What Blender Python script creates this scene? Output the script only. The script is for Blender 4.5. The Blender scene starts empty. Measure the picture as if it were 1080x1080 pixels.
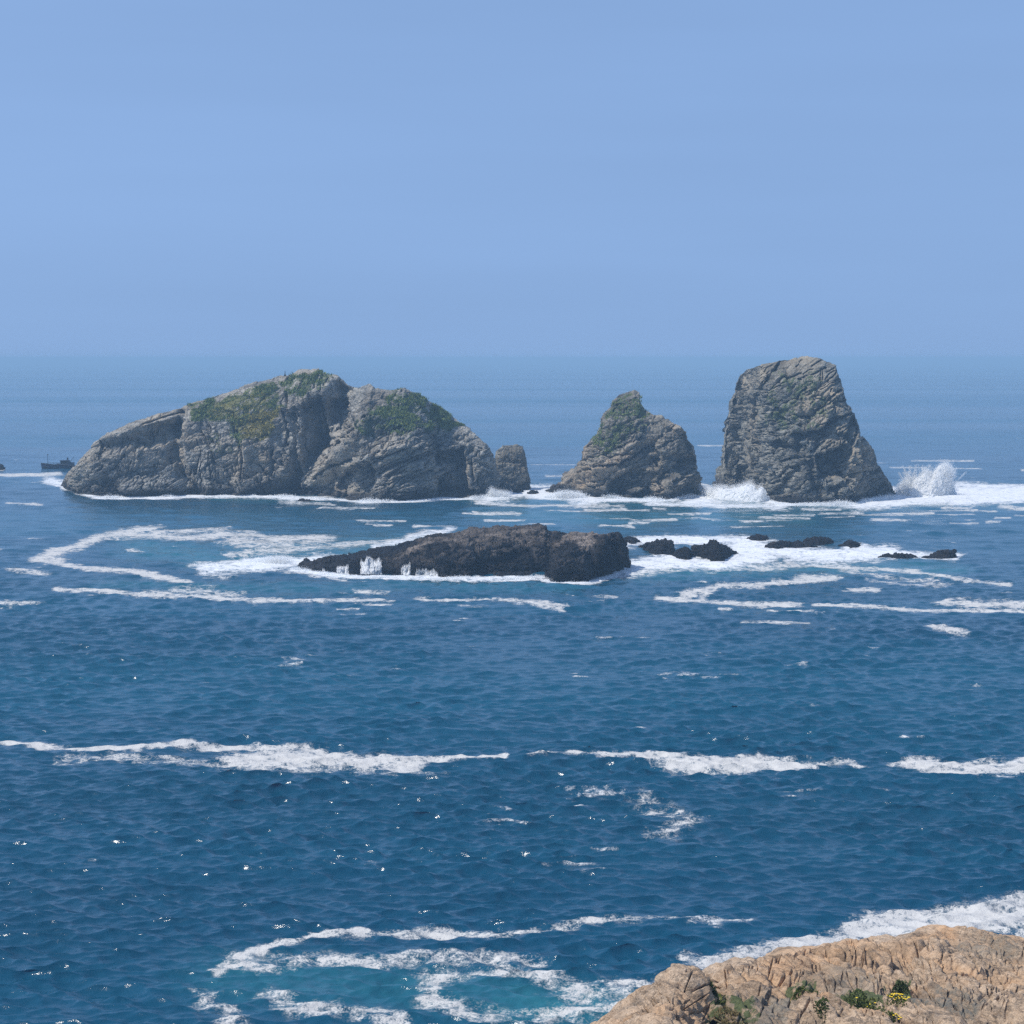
import bpy, math, random
import numpy as np
from mathutils import Vector
from mathutils.bvhtree import BVHTree

random.seed(7)
rng = np.random.default_rng(11)
scene = bpy.context.scene
COL = scene.collection
R = math.radians

# ------------------------------------------------------------------ camera
CAM_H = 40.0
F_PX, PX = 2200.0, 1080.0          # focal length and width of the photograph in pixels
HORIZON = 377.5
PITCH = math.atan((540 - HORIZON) / F_PX)
cam_d = bpy.data.cameras.new('camera')
cam = bpy.data.objects.new('camera', cam_d)
COL.objects.link(cam)
cam.location = (0, 0, CAM_H)
cam.rotation_euler = (math.pi / 2 - PITCH, 0, 0)
cam_d.sensor_width = 36.0
cam_d.sensor_fit = 'HORIZONTAL'
cam_d.lens = 36.0 * F_PX / PX
cam_d.clip_start = 0.5
cam_d.clip_end = 200000
scene.camera = cam

# ------------------------------------------------------------------ sun, sky, exposure
SUN_EL, SUN_AZ = 53.0, -108.0        # azimuth from the view direction, negative = to the left
SUN_STRENGTH = 4.0
SKY_STRENGTH = 0.147
sun_d = bpy.data.lights.new('sun', 'SUN')
sun_d.energy = SUN_STRENGTH
sun_d.angle = R(0.5)
sun_d.color = (1.0, 0.94, 0.85)
sun = bpy.data.objects.new('sun', sun_d)
COL.objects.link(sun)
sd = Vector((math.sin(R(SUN_AZ)) * math.cos(R(SUN_EL)), math.cos(R(SUN_AZ)) * math.cos(R(SUN_EL)), math.sin(R(SUN_EL))))
sun.rotation_euler = sd.to_track_quat('Z', 'Y').to_euler()
sun.location = (-200, 300, 400)

world = bpy.data.worlds.new('World')
scene.world = world
world.use_nodes = True
wn = world.node_tree
wn.nodes.clear()
w_out = wn.nodes.new('ShaderNodeOutputWorld')
w_bg = wn.nodes.new('ShaderNodeBackground')
w_bg.inputs['Strength'].default_value = SKY_STRENGTH
sky = wn.nodes.new('ShaderNodeTexSky')
sky.sky_type = 'NISHITA'
sky.sun_disc = False
sky.sun_elevation = R(SUN_EL)
sky.sun_rotation = R(SUN_AZ)
sky.altitude = 0
sky.air_density = 1.0
sky.dust_density = 0.4
sky.ozone_density = 2.0
tc = wn.nodes.new('ShaderNodeTexCoord')
sep = wn.nodes.new('ShaderNodeSeparateXYZ')
mz = wn.nodes.new('ShaderNodeMath'); mz.operation = 'MAXIMUM'; mz.inputs[1].default_value = 0.0
mm = wn.nodes.new('ShaderNodeMath'); mm.operation = 'MULTIPLY_ADD'; mm.inputs[1].default_value = 0.25; mm.inputs[2].default_value = 0.28
cmb = wn.nodes.new('ShaderNodeCombineXYZ')
nrm = wn.nodes.new('ShaderNodeVectorMath'); nrm.operation = 'NORMALIZE'
L = wn.links.new
L(tc.outputs['Generated'], sep.inputs[0])
L(sep.outputs[0], cmb.inputs[0]); L(sep.outputs[1], cmb.inputs[1])
L(sep.outputs[2], mz.inputs[0]); L(mz.outputs[0], mm.inputs[0]); L(mm.outputs[0], cmb.inputs[2])
L(cmb.outputs[0], nrm.inputs[0]); L(nrm.outputs[0], sky.inputs['Vector'])
# thin high veil: a little unevenness in the sky's tint
vn = wn.nodes.new('ShaderNodeTexNoise'); vn.inputs['Scale'].default_value = 1.6; vn.inputs['Detail'].default_value = 4
vmap = wn.nodes.new('ShaderNodeMapping'); vmap.inputs['Scale'].default_value = (1.0, 1.0, 9.0)
L(tc.outputs['Generated'], vmap.inputs[0]); L(vmap.outputs[0], vn.inputs['Vector'])
vr = wn.nodes.new('ShaderNodeMapRange'); vr.inputs[1].default_value = 0.3; vr.inputs[2].default_value = 0.75
vr.inputs[3].default_value = 0.95; vr.inputs[4].default_value = 1.06
L(vn.outputs['Fac'], vr.inputs[0])
tint = wn.nodes.new('ShaderNodeMix'); tint.data_type = 'RGBA'; tint.blend_type = 'MULTIPLY'; tint.inputs[0].default_value = 1.0
SKY_TINT = (1.02, 1.03, 1.09)
tint.inputs[7].default_value = (*SKY_TINT, 1)
L(sky.outputs[0], tint.inputs[6])
t2 = wn.nodes.new('ShaderNodeVectorMath'); t2.operation = 'SCALE'
L(tint.outputs[2], t2.inputs[0]); L(vr.outputs[0], t2.inputs['Scale'])
# the sky is a little duller down in the sea air
hz = wn.nodes.new('ShaderNodeMapRange'); hz.inputs[1].default_value = 0.0; hz.inputs[2].default_value = 0.15
hz.inputs[3].default_value = 0.93; hz.inputs[4].default_value = 1.05
L(mz.outputs[0], hz.inputs[0])
t3 = wn.nodes.new('ShaderNodeVectorMath'); t3.operation = 'SCALE'
L(t2.outputs[0], t3.inputs[0]); L(hz.outputs[0], t3.inputs['Scale'])
L(t3.outputs[0], w_bg.inputs['Color'])
L(w_bg.outputs[0], w_out.inputs[0])

scene.view_settings.view_transform = 'Standard'
scene.view_settings.look = 'None'
scene.view_settings.exposure = 0.0
scene.view_settings.gamma = 1.0
scene.view_settings.use_curve_mapping = False
scene.cycles.use_denoising = False
scene.cycles.use_adaptive_sampling = False
scene.cycles.max_bounces = 10
scene.cycles.diffuse_bounces = 6
scene.cycles.glossy_bounces = 3
scene.cycles.transmission_bounces = 4
scene.cycles.volume_bounces = 0
scene.cycles.sample_clamp_indirect = 6

HAZE_DENSITY = 0.00030
HAZE_COLOR = (0.47, 0.75, 1.0)

# ------------------------------------------------------------------ pixel <-> world (the traced outlines get their own distances)
SP, CP = math.sin(PITCH), math.cos(PITCH)
def ray(px, py):
    px = np.asarray(px, float); py = np.asarray(py, float)
    xc = (px - 540) / F_PX; yc = (540 - py) / F_PX
    return xc, CP + yc * SP, -SP + yc * CP
def ground(px, py, z=0.0):
    x, y, zz = ray(px, py)
    t = (z - CAM_H) / zz
    return np.stack([x * t, y * t, np.full_like(t, z)], -1)
def at_depth(px, py, Y):
    x, y, zz = ray(px, py)
    t = Y / y
    return np.stack([x * t, Y + 0 * t, CAM_H + zz * t], -1)
def project(P):
    x, y, z = P[..., 0], P[..., 1], P[..., 2] - CAM_H
    d = y * CP - z * SP
    u = y * SP + z * CP
    return 540 + F_PX * x / d, 540 - F_PX * u / d

# ------------------------------------------------------------------ numpy noise
def _h(ix, iy, iz, seed):
    h = (ix.astype(np.uint32) * np.uint32(374761393)) ^ (iy.astype(np.uint32) * np.uint32(668265263)) ^ (iz.astype(np.uint32) * np.uint32(2147483647 - 58)) ^ np.uint32(seed * 7919 + 13)
    h = (h ^ (h >> np.uint32(13))) * np.uint32(1274126177)
    h = (h ^ (h >> np.uint32(15))) * np.uint32(2246822519)
    return h ^ (h >> np.uint32(16))
def _r(h):
    return (h & np.uint32(0xFFFFFF)).astype(np.float32) / np.float32(0xFFFFFF)
def _rn(h, k):
    h2 = (h + np.uint32((k * 0x9E3779B9) & 0xFFFFFFFF)) * np.uint32(2654435761)
    h2 = (h2 ^ (h2 >> np.uint32(14))) * np.uint32(1274126177)
    return _r(h2 ^ (h2 >> np.uint32(13)))
def vnoise(P, seed=0):
    P = np.asarray(P, np.float32)
    I = np.floor(P).astype(np.int64); f = P - I
    f = f * f * f * (f * (f * 6 - 15) + 10)
    out = 0
    for dx in (0, 1):
        wx = f[:, 0] if dx else 1 - f[:, 0]
        for dy in (0, 1):
            wy = f[:, 1] if dy else 1 - f[:, 1]
            for dz in (0, 1):
                wz = f[:, 2] if dz else 1 - f[:, 2]
                out = out + wx * wy * wz * _r(_h(I[:, 0] + dx, I[:, 1] + dy, I[:, 2] + dz, seed))
    return out * 2 - 1
def fbm(P, octaves=5, seed=0, gain=0.5, ridged=False):
    P = np.asarray(P, np.float32); a, s, tot = 1.0, 0, 0
    for o in range(octaves):
        n = vnoise(P * (2.03 ** o) + o * 17.3, seed + o)
        if ridged: n = 1 - 2 * np.abs(n)
        s = s + a * n; tot += a; a *= gain
    return s / tot
def blocks(P, seed=0, slope=0.9, jump=0.55):
    """tilted blocks: every cell of a cell noise gets a height and a slope; also returns the distance to its cracks"""
    P = np.asarray(P, np.float32)
    I = np.floor(P).astype(np.int64)
    n = len(P)
    F1 = np.full(n, 9, np.float32); F2 = np.full(n, 9, np.float32)
    B = np.zeros(n, np.uint32); V = np.zeros((n, 3), np.float32)
    for dx in (-1, 0, 1):
        for dy in (-1, 0, 1):
            for dz in (-1, 0, 1):
                cx, cy, cz = I[:, 0] + dx, I[:, 1] + dy, I[:, 2] + dz
                h = _h(cx, cy, cz, seed)
                v = np.stack([P[:, 0] - cx - (.1 + .8 * _rn(h, 1)), P[:, 1] - cy - (.1 + .8 * _rn(h, 2)), P[:, 2] - cz - (.1 + .8 * _rn(h, 3))], -1)
                d = (v * v).sum(-1)
                m = d < F1
                F2 = np.where(m, F1, np.minimum(F2, d))
                F1 = np.where(m, d, F1)
                B = np.where(m, h, B)
                V[m] = v[m]
    g = np.stack([_rn(B, 4), _rn(B, 5), _rn(B, 6)], -1) * 2 - 1
    val = (_rn(B, 7) * 2 - 1) * jump + slope * (g * V).sum(-1)
    return val, np.sqrt(F2) - np.sqrt(F1)
def sstep(a, b, x):
    t = np.clip((x - a) / (b - a), 0, 1)
    return t * t * (3 - 2 * t)
def seg_dist(x, y, pts):
    """distance to a polyline, and the signed side"""
    best = np.full(x.shape, 1e9); tt = np.zeros(x.shape)
    acc = 0
    for (x0, y0), (x1, y1) in zip(pts[:-1], pts[1:]):
        dx, dy = x1 - x0, y1 - y0
        l2 = dx * dx + dy * dy + 1e-9
        t = np.clip(((x - x0) * dx + (y - y0) * dy) / l2, 0, 1)
        d = np.hypot(x - x0 - t * dx, y - y0 - t * dy)
        m = d < best
        best = np.where(m, d, best)
        acc += 1
    return best
def in_poly(x, y, poly):
    c = np.zeros(x.shape, bool)
    j = len(poly) - 1
    for i in range(len(poly)):
        xi, yi = poly[i]; xj, yj = poly[j]
        if yi != yj:
            c ^= ((yi > y) != (yj > y)) & (x < (xj - xi) * (y - yi) / (yj - yi) + xi)
        j = i
    return c
def soft_poly(x, y, poly, w):
    d = seg_dist(x, y, list(poly) + [poly[0]])
    s = np.where(in_poly(x, y, poly), d, -d)
    return sstep(-w, w, s)

# ------------------------------------------------------------------ object helpers
def tag(o, label=None, cat=None, group=None, kind=None):
    if label: o['label'] = label
    if cat: o['category'] = cat
    if group: o['group'] = group
    if kind: o['kind'] = kind
    return o
def empty(name, loc=(0, 0, 0), rz=0.0):
    o = bpy.data.objects.new(name, None)
    o.location = loc; o.rotation_euler = (0, 0, rz)
    o.empty_display_size = 0.5
    COL.objects.link(o)
    return o
def link_mesh(name, me, mat, parent=None):
    o = bpy.data.objects.new(name, me)
    if mat: me.materials.append(mat)
    COL.objects.link(o)
    if parent: o.parent = parent
    return o
def np_mesh(name, V, Q, smooth=False):
    """mesh from an array of vertices and an array of quads or triangles"""
    me = bpy.data.meshes.new(name)
    V = np.asarray(V, np.float32); Q = np.asarray(Q, np.int32)
    n, k = Q.shape
    me.vertices.add(len(V)); me.vertices.foreach_set('co', V.ravel())
    me.loops.add(n * k); me.loops.foreach_set('vertex_index', Q.ravel())
    me.polygons.add(n)
    me.polygons.foreach_set('loop_start', np.arange(0, n * k, k, dtype=np.int32))
    me.polygons.foreach_set('use_smooth', np.full(n, smooth))
    me.update(calc_edges=True)
    return me
def add_attr(me, name, vals):
    a = me.attributes.new(name, 'FLOAT', 'POINT')
    a.data.foreach_set('value', np.asarray(vals, np.float32))
def grid_quads(nr, nc):
    i = np.arange(nr * nc).reshape(nr, nc)
    return np.stack([i[:-1, :-1], i[:-1, 1:], i[1:, 1:], i[1:, :-1]], -1).reshape(-1, 4)
def resample(pts, n):
    p = np.asarray(pts, float)
    s = np.r_[0, np.cumsum(np.hypot(*np.diff(p, axis=0).T))]
    t = np.linspace(0, s[-1], n)
    return np.stack([np.interp(t, s, p[:, 0]), np.interp(t, s, p[:, 1])], -1)

class MB:
    """collects boxes, tubes and lofts for one mesh"""
    def __init__(s): s.v, s.f = [], []
    def box(s, c, d, taper=1.0, rz=0.0):
        x, y, z = d[0] / 2, d[1] / 2, d[2] / 2
        n = len(s.v); cr, sr = math.cos(rz), math.sin(rz)
        for k in (-1, 1):
            t = taper if k > 0 else 1
            for a, b in ((-1, -1), (1, -1), (1, 1), (-1, 1)):
                u, w = a * x * t, b * y * t
                s.v.append((c[0] + u * cr - w * sr, c[1] + u * sr + w * cr, c[2] + k * z))
        s.f += [(n, n + 3, n + 2, n + 1), (n + 4, n + 5, n + 6, n + 7)] + [(n + i, n + (i + 1) % 4, n + 4 + (i + 1) % 4, n + 4 + i) for i in range(4)]
    def tube(s, a, b, r0, r1=None, k=8):
        r1 = r0 if r1 is None else r1
        a, b = Vector(a), Vector(b)
        d = (b - a).normalized()
        u = d.orthogonal().normalized(); w = d.cross(u)
        n = len(s.v)
        for p, r in ((a, r0), (b, r1)):
            for i in range(k):
                t = 2 * math.pi * i / k
                s.v.append(tuple(p + u * (r * math.cos(t)) + w * (r * math.sin(t))))
        s.f += [(n + i, n + (i + 1) % k, n + k + (i + 1) % k, n + k + i) for i in range(k)]
        s.f += [tuple(n + k - 1 - i for i in range(k)), tuple(n + k + i for i in range(k))]
    def build(s, name, mat, parent=None):
        me = bpy.data.meshes.new(name)
        me.from_pydata(s.v, [], s.f); me.update()
        return link_mesh(name, me, mat, parent)

# ------------------------------------------------------------------ materials
class NT:
    def __init__(s, name):
        s.m = bpy.data.materials.new(name); s.m.use_nodes = True
        s.t = s.m.node_tree; s.t.nodes.clear()
        s.out = s.t.nodes.new('ShaderNodeOutputMaterial')
    def n(s, typ, **kw):
        nd = s.t.nodes.new('ShaderNode' + typ)
        for k, v in kw.items():
            if hasattr(nd, k): setattr(nd, k, v)
        return nd
    def l(s, a, b): s.t.links.new(a, b)
    def setin(s, nd, i, v):
        if hasattr(v, 'is_output') or isinstance(v, bpy.types.NodeSocket): s.l(v, nd.inputs[i])
        elif v is not None: nd.inputs[i].default_value = v
    def math(s, op, a, b=None, c=None, clamp=False):
        nd = s.n('Math', operation=op, use_clamp=clamp)
        s.setin(nd, 0, a); s.setin(nd, 1, b)
        if c is not None: s.setin(nd, 2, c)
        return nd.outputs[0]
    def range(s, v, a, b, c=0.0, d=1.0, smooth=False):
        nd = s.n('MapRange')
        if smooth: nd.interpolation_type = 'SMOOTHSTEP'
        s.setin(nd, 0, v); s.setin(nd, 1, a); s.setin(nd, 2, b); s.setin(nd, 3, c); s.setin(nd, 4, d)
        return nd.outputs[0]
    def noise(s, vec, scale, detail=6, rough=0.6, dist=0.0):
        nd = s.n('TexNoise'); nd.inputs['Scale'].default_value = scale
        nd.inputs['Detail'].default_value = detail; nd.inputs['Roughness'].default_value = rough
        nd.inputs['Distortion'].default_value = dist
        s.l(vec, nd.inputs['Vector'])
        return nd.outputs['Fac']
    def voro(s, vec, scale, feature='F1'):
        nd = s.n('TexVoronoi'); nd.feature = feature; nd.inputs['Scale'].default_value = scale
        s.l(vec, nd.inputs['Vector'])
        return nd.outputs['Distance']
    def mapping(s, vec, rot=(0, 0, 0), sc=(1, 1, 1)):
        nd = s.n('Mapping'); nd.inputs['Rotation'].default_value = rot; nd.inputs['Scale'].default_value = sc
        s.l(vec, nd.inputs[0]); return nd.outputs[0]
    def mix(s, f, a, b, blend='MIX'):
        nd = s.n('Mix'); nd.data_type = 'RGBA'; nd.blend_type = blend
        s.setin(nd, 0, f)
        for i, v in ((6, a), (7, b)):
            if isinstance(v, tuple): nd.inputs[i].default_value = (*v[:3], 1)
            else: s.l(v, nd.inputs[i])
        return nd.outputs[2]
    def attr(s, name):
        nd = s.n('Attribute'); nd.attribute_name = name; return nd.outputs['Fac']
    def pos(s): return s.n('NewGeometry').outputs['Position']
    def bump(s, h, strength, dist):
        nd = s.n('Bump'); nd.inputs['Strength'].default_value = strength; nd.inputs['Distance'].default_value = dist
        s.l(h, nd.inputs['Height']); return nd.outputs[0]
    def bsdf(s, color, rough=0.9, normal=None, spec=0.3):
        b = s.n('BsdfPrincipled')
        s.setin(b, 'Base Color', (*color[:3], 1) if isinstance(color, tuple) else color)
        s.setin(b, 'Roughness', rough)
        b.inputs['Specular IOR Level'].default_value = spec
        if normal is not None: s.l(normal, b.inputs['Normal'])
        s.l(b.outputs[0], s.out.inputs[0])
        return b

def rock_material(name, dark, mid, light, warm, dip=25.0, unit=1.0, wet_h=4.0, wet=(0.035, 0.033, 0.032), veg=True, streak=0.35, speck=0.75, bumpd=0.6):
    t = NT(name)
    p = t.pos()
    q = t.mapping(p, (0, R(dip), 0), (0.35 / unit, 0.35 / unit, 1.6 / unit))     # stretched along the bedding
    n1 = t.noise(p, 0.09 / unit, 8, 0.65)
    n2 = t.noise(p, 0.55 / unit, 8, 0.7)
    n3 = t.noise(q, 0.8, 7, 0.7, 0.6)
    n4 = t.noise(p, 2.4 / unit, 6, 0.75)
    c = t.mix(t.range(n2, 0.36, 0.64), mid, light)
    c = t.mix(t.range(n3, 0.48, 0.66, 0, streak), c, dark)
    c = t.mix(t.range(n4, 0.50, 0.62, 0, speck), c, dark)
    c = t.mix(t.range(t.noise(p, 0.05 / unit, 6, 0.6), 0.5, 0.68, 0, 0.7), c, warm)
    c = t.mix(t.math('MULTIPLY', t.attr('warm'), t.range(n2, 0.35, 0.6)), c, warm)
    c = t.mix(t.range(n1, 0.50, 0.66, 0, 0.6), c, tuple(x * 0.55 for x in dark))
    c = t.mix(t.math('MULTIPLY', t.attr('grey'), t.range(n2, 0.38, 0.56)), c, (0.16, 0.165, 0.145))
    # wet, weed-dark band above the waterline
    sepn = t.n('SeparateXYZ'); t.l(p, sepn.inputs[0])
    wl = t.math('ADD', sepn.outputs[2], t.math('MULTIPLY', t.math('SUBTRACT', n1, 0.5), -wet_h * 2.4))
    wf = t.range(wl, wet_h * 0.35, wet_h * 1.15, 0.9, 0.0, True)
    c = t.mix(wf, c, wet)
    if veg:
        g = t.mix(t.range(n4, 0.35, 0.65), (0.05, 0.078, 0.036), (0.15, 0.175, 0.075))
        g = t.mix(t.attr('yellow'), g, (0.30, 0.25, 0.06))
        vf = t.range(t.math('ADD', t.attr('veg'), t.math('MULTIPLY', t.math('SUBTRACT', t.noise(p, 0.4 / unit, 8, 0.7), 0.5), 2.6)), 0.45, 0.62, 0, 0.95)
        vf = t.math('MULTIPLY', vf, t.range(t.attr('veg'), 0.02, 0.2))
        c = t.mix(vf, c, g)
    h = t.math('ADD', t.math('MULTIPLY', n4, 0.5), t.math('ADD', t.math('MULTIPLY', n3, 0.8), n2))
    rough = t.range(wf, 0, 0.9, 0.95, 0.6)
    t.bsdf(c, rough, t.bump(h, 0.9, bumpd * unit), 0.2)
    return t.m

# ------------------------------------------------------------------ rocks: lofted from a traced waterline to a traced skyline
def features(P, base_px, feats):
    """depth of hand-placed gullies and ledges: (polyline, width px, depth m[, side bias])"""
    x, y = base_px
    s_ = np.stack([P[:, 0] / 2.4, P[:, 1] * 0.1, P[:, 2] / 2.4], -1)
    x = x + fbm(s_, 4, 801) * 3.2; y = y + fbm(s_ + 40, 4, 805) * 3.2
    off = np.zeros(x.shape)
    for f in feats:
        if f[0] == 'line':
            d = seg_dist(x, y, f[1]); off += f[3] * np.exp(-(d / f[2]) ** 2)
        elif f[0] == 'tilt':      # a slab turned away from the viewer's plane: depth grows from one side to the other
            x0, x1 = f[2]
            off += f[3] * np.clip((x - x0) / (x1 - x0), 0, 1) * soft_poly(x, y, f[1], 1.6)
        else:
            off += f[3] * soft_poly(x, y, f[1], f[2] * 0.6)
    return off

def crack_depth(px, py, spec, seed):
    """open joints: hand-traced polylines, and short random ones that follow the bedding or the vertical joints"""
    r = np.random.default_rng(seed + 1000)
    lines = [(l, 1.1, 3.2) for l in spec.get('lines', ())]
    for (x0, x1, y0, y1, n, ang, lo, hi) in spec.get('random', ()):
        for _ in range(n):
            x, y = r.uniform(x0, x1), r.uniform(y0, y1)
            a = R(ang + r.normal(0, 7)); ln = r.uniform(lo, hi)
            pts = [(x, y)]
            for k in range(3):
                aa = a + r.normal(0, 0.22)
                pts.append((pts[-1][0] + math.cos(aa) * ln / 3, pts[-1][1] - math.sin(aa) * ln / 3))
            lines.append((pts, r.uniform(0.5, 0.95), r.uniform(0.7, 2.0)))
    off = np.zeros(px.shape)
    for pts, w, d in lines:
        xs = [p[0] for p in pts]; ys = [p[1] for p in pts]
        m = np.nonzero((px > min(xs) - 4) & (px < max(xs) + 4) & (py > min(ys) - 4) & (py < max(ys) + 4))[0]
        if len(m) == 0: continue
        dd = seg_dist(px[m], py[m], pts)
        off[m] = np.maximum(off[m], d * np.exp(-(dd / w) ** 2))
    return off

isl_cracks = dict(lines=[[(397, 501), (416, 491), (434, 483), (453, 475)], [(411, 500), (432, 488), (457, 478)], [(423, 510), (453, 496)], [(393, 484), (412, 479), (432, 472)],
                         [(461, 440), (462, 470), (461, 525)], [(490, 488), (492, 524)], [(497, 482), (500, 523)], [(505, 488), (507, 521)],
                         [(317, 424), (313, 446), (322, 493)], [(335, 418), (343, 461)], [(287, 474), (287, 505)], [(150, 448), (170, 441), (192, 435)], [(176, 480), (189, 504), (211, 519)],
                         [(211, 455), (220, 468), (228, 485)], [(250, 455), (258, 480), (256, 505)], [(100, 478), (120, 470), (150, 466)], [(352, 466), (372, 450), (384, 438)],
                         [(330, 505), (350, 490), (372, 480)], [(300, 412), (302, 440), (298, 470)]],
                  random=[(375, 520, 455, 520, 70, 24, 8, 30), (80, 190, 450, 520, 60, 75, 5, 18), (195, 310, 455, 520, 60, 82, 5, 20), (195, 310, 440, 510, 25, -50, 8, 22), (290, 370, 395, 440, 30, 70, 5, 16), (370, 460, 410, 460, 20, 50, 5, 14)])
stk_cracks = dict(lines=[[(782, 466), (807, 467), (832, 462), (858, 454), (872, 458)], [(777, 411), (807, 411), (823, 380)], [(823, 490), (842, 482), (862, 480), (891, 492)],
                         [(809, 515), (826, 498), (854, 484)], [(862, 454), (887, 441), (901, 435)], [(783, 454), (789, 476), (779, 492)], [(905, 452), (892, 494), (897, 525)],
                         [(800, 440), (830, 425), (850, 408)], [(845, 440), (870, 425), (886, 412)], [(830, 520), (850, 505), (870, 500)]],
                  random=[(772, 900, 385, 525, 120, 30, 8, 30), (860, 900, 400, 520, 20, 75, 6, 18)])
pyr_cracks = dict(lines=[[(594, 503), (631, 493), (666, 482)], [(617, 487), (648, 473), (674, 464)], [(651, 490), (681, 473), (690, 471)], [(679, 519), (700, 503), (724, 486)], [(685, 522), (711, 510), (731, 495)]],
                  random=[(600, 735, 460, 524, 70, 27, 8, 28), (640, 700, 420, 465, 30, 60, 5, 14)])

def make_rock(name, outline, base, nu, nf, nb, ridge_d, back_d, k, layers, mat, feats=(), veg=(), yellow=(), warm=(),
              seed=1, dip=25.0, parent=None, z0=-1.5, crest=0.22, bed=None, end_pow=0.5, joint=None, fgain=1.5, cracks=None):
    o2 = resample(outline, nu); b2 = resample(base, nu)
    u = np.linspace(0, 1, nu)
    jag = fbm(np.stack([u * 40, 0 * u, 0 * u + seed], -1), 5, seed + 90) * 1.3 + fbm(np.stack([u * 160, 0 * u, 0 * u + seed], -1), 3, seed + 95) * .6
    o2[:, 1] += jag * np.clip(np.sin(np.pi * u) * 6, 0, 1) * (0.8 if crest > 0.2 else 0.5)
    bg = ground(b2[:, 0], b2[:, 1])
    e = np.clip(4 * u * (1 - u), 0, 1) ** end_pow
    Yr = bg[:, 1] + ridge_d * e + 0.5
    top = at_depth(o2[:, 0], o2[:, 1], Yr)
    back = np.stack([bg[:, 0] * 0.5 + top[:, 0] * 0.5, Yr + back_d * (0.2 + 0.8 * e), np.zeros(nu)], -1)
    s = np.linspace(0, 1, nf)[:, None]
    z_lo = np.minimum(z0, top[:, 2] - 0.3)
    Fx = bg[:, 0] + (top[:, 0] - bg[:, 0]) * s
    Fy = bg[:, 1] + (top[:, 1] - bg[:, 1]) * s ** k - 0.4 * (1 - s)
    Fz = z_lo + (top[:, 2] - z_lo) * (1 - (1 - s) ** 1.12)
    sb = np.linspace(0, 1, nb + 1)[1:, None]
    Bx = top[:, 0] + (back[:, 0] - top[:, 0]) * sb
    By = top[:, 1] + (back[:, 1] - top[:, 1]) * (1 - (1 - sb) ** 1.4)
    Bz = top[:, 2] + (z_lo - top[:, 2]) * sb ** 1.5
    X = np.vstack([Fx, Bx]); Y = np.vstack([Fy, By]); Z = np.vstack([Fz, Bz])
    nr = nf + nb
    P = np.stack([X, Y, Z], -1)
    du = np.gradient(P, axis=1); dv = np.gradient(P, axis=0)
    N = np.cross(du, dv); N /= np.linalg.norm(N, axis=-1, keepdims=True) + 1e-9
    Pf = P.reshape(-1, 3).copy(); Nf = N.reshape(-1, 3)
    px, py = project(Pf)
    S = np.vstack([s + 0 * u, 1 - sb + 0 * u]).ravel()
    front = np.vstack([np.ones((nf, nu)), np.clip(1 - sb * 4, 0, 1) + 0 * u]).ravel()
    endf = np.clip(np.sin(np.pi * u) * 7, 0, 1)
    endf = np.tile(endf, nr)
    cr = 1 - (1 - crest) * sstep(0.62, 0.98, S)
    cd, sdp = math.cos(R(dip)), math.sin(R(dip))
    Q = np.stack([Pf[:, 0] * cd + Pf[:, 2] * sdp, Pf[:, 1], -Pf[:, 0] * sdp + Pf[:, 2] * cd], -1)
    Q = Q + 0.0
    W = np.stack([fbm(Q / 9.0 + 3, 3, seed + 50), fbm(Q / 9.0 + 13, 3, seed + 55), fbm(Q / 9.0 + 23, 3, seed + 60)], -1) * 0.55
    D = np.zeros(len(Pf))
    for i, (size, amp, crack) in enumerate(layers):
        v, c = blocks((Q + W * min(1, size[0] / 5)) / np.array(size), seed + i * 5)
        D += amp * v - crack * amp * (1 - sstep(0.0, 0.13, c))
    if bed:
        per, amp = bed
        sft = Q[:, 2] / per + W[:, 0] * 0.8 / per + fbm(Q / 9, 3, seed + 70) * 0.35
        fr = sft - np.floor(sft)
        lay = _r(_h(np.floor(sft).astype(np.int64), np.zeros(len(sft), np.int64), np.zeros(len(sft), np.int64), seed + 3))
        bm = 1.0
        if joint is not None: bm = joint(px, py)
        D += bm * amp * ((fr ** 0.7) - 0.5 + (lay - 0.5) * 0.9)
    D += fbm(Pf / 1.6, 4, seed + 80) * layers[-1][1] * 0.9
    Pf += Nf * (D * cr * endf)[:, None]
    if feats:
        Pf[:, 1] += fgain * features(Pf, (px, py), feats) * front * endf * (1 - sstep(0.93, 1.0, S) * 0.8)
    if cracks:
        Pf[:, 1] += crack_depth(px, py, cracks, seed) * front * endf * (1 - sstep(0.95, 1.0, S) * 0.8)
    me = np_mesh(name, Pf, grid_quads(nr, nu))
    add_attr(me, 'grey', np.zeros(len(Pf)))
    s_ = np.stack([Pf[:, 0] / 5, Pf[:, 1] / 5, Pf[:, 2] / 5], -1)
    px = px + fbm(s_, 4, 821) * 14; py = py + fbm(s_ + 40, 4, 825) * 12
    def mask(lst, base=0.0):
        m = np.full(len(Pf), base)
        for poly, w, a in lst: m = np.maximum(m, a * soft_poly(px, py, poly, w))
        return m
    vg = mask(veg)
    add_attr(me, 'veg', vg); add_attr(me, 'yellow', mask(yellow)); add_attr(me, 'warm', mask(warm))
    o = link_mesh(name, me, mat, parent)
    o['_'] = 0; del o['_']
    return o, Pf, vg * front, mask(yellow)

def bvh_of(P, nr, nc):
    return BVHTree.FromPolygons([tuple(p) for p in P], [tuple(q) for q in grid_quads(nr, nc)])
def cast(bvh, px, py):
    x, y, z = ray(px, py)
    d = Vector((float(x), float(y), float(z))).normalized()
    h = bvh.ray_cast(Vector((0, 0, CAM_H)), d)
    return h[0], h[1]

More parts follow.
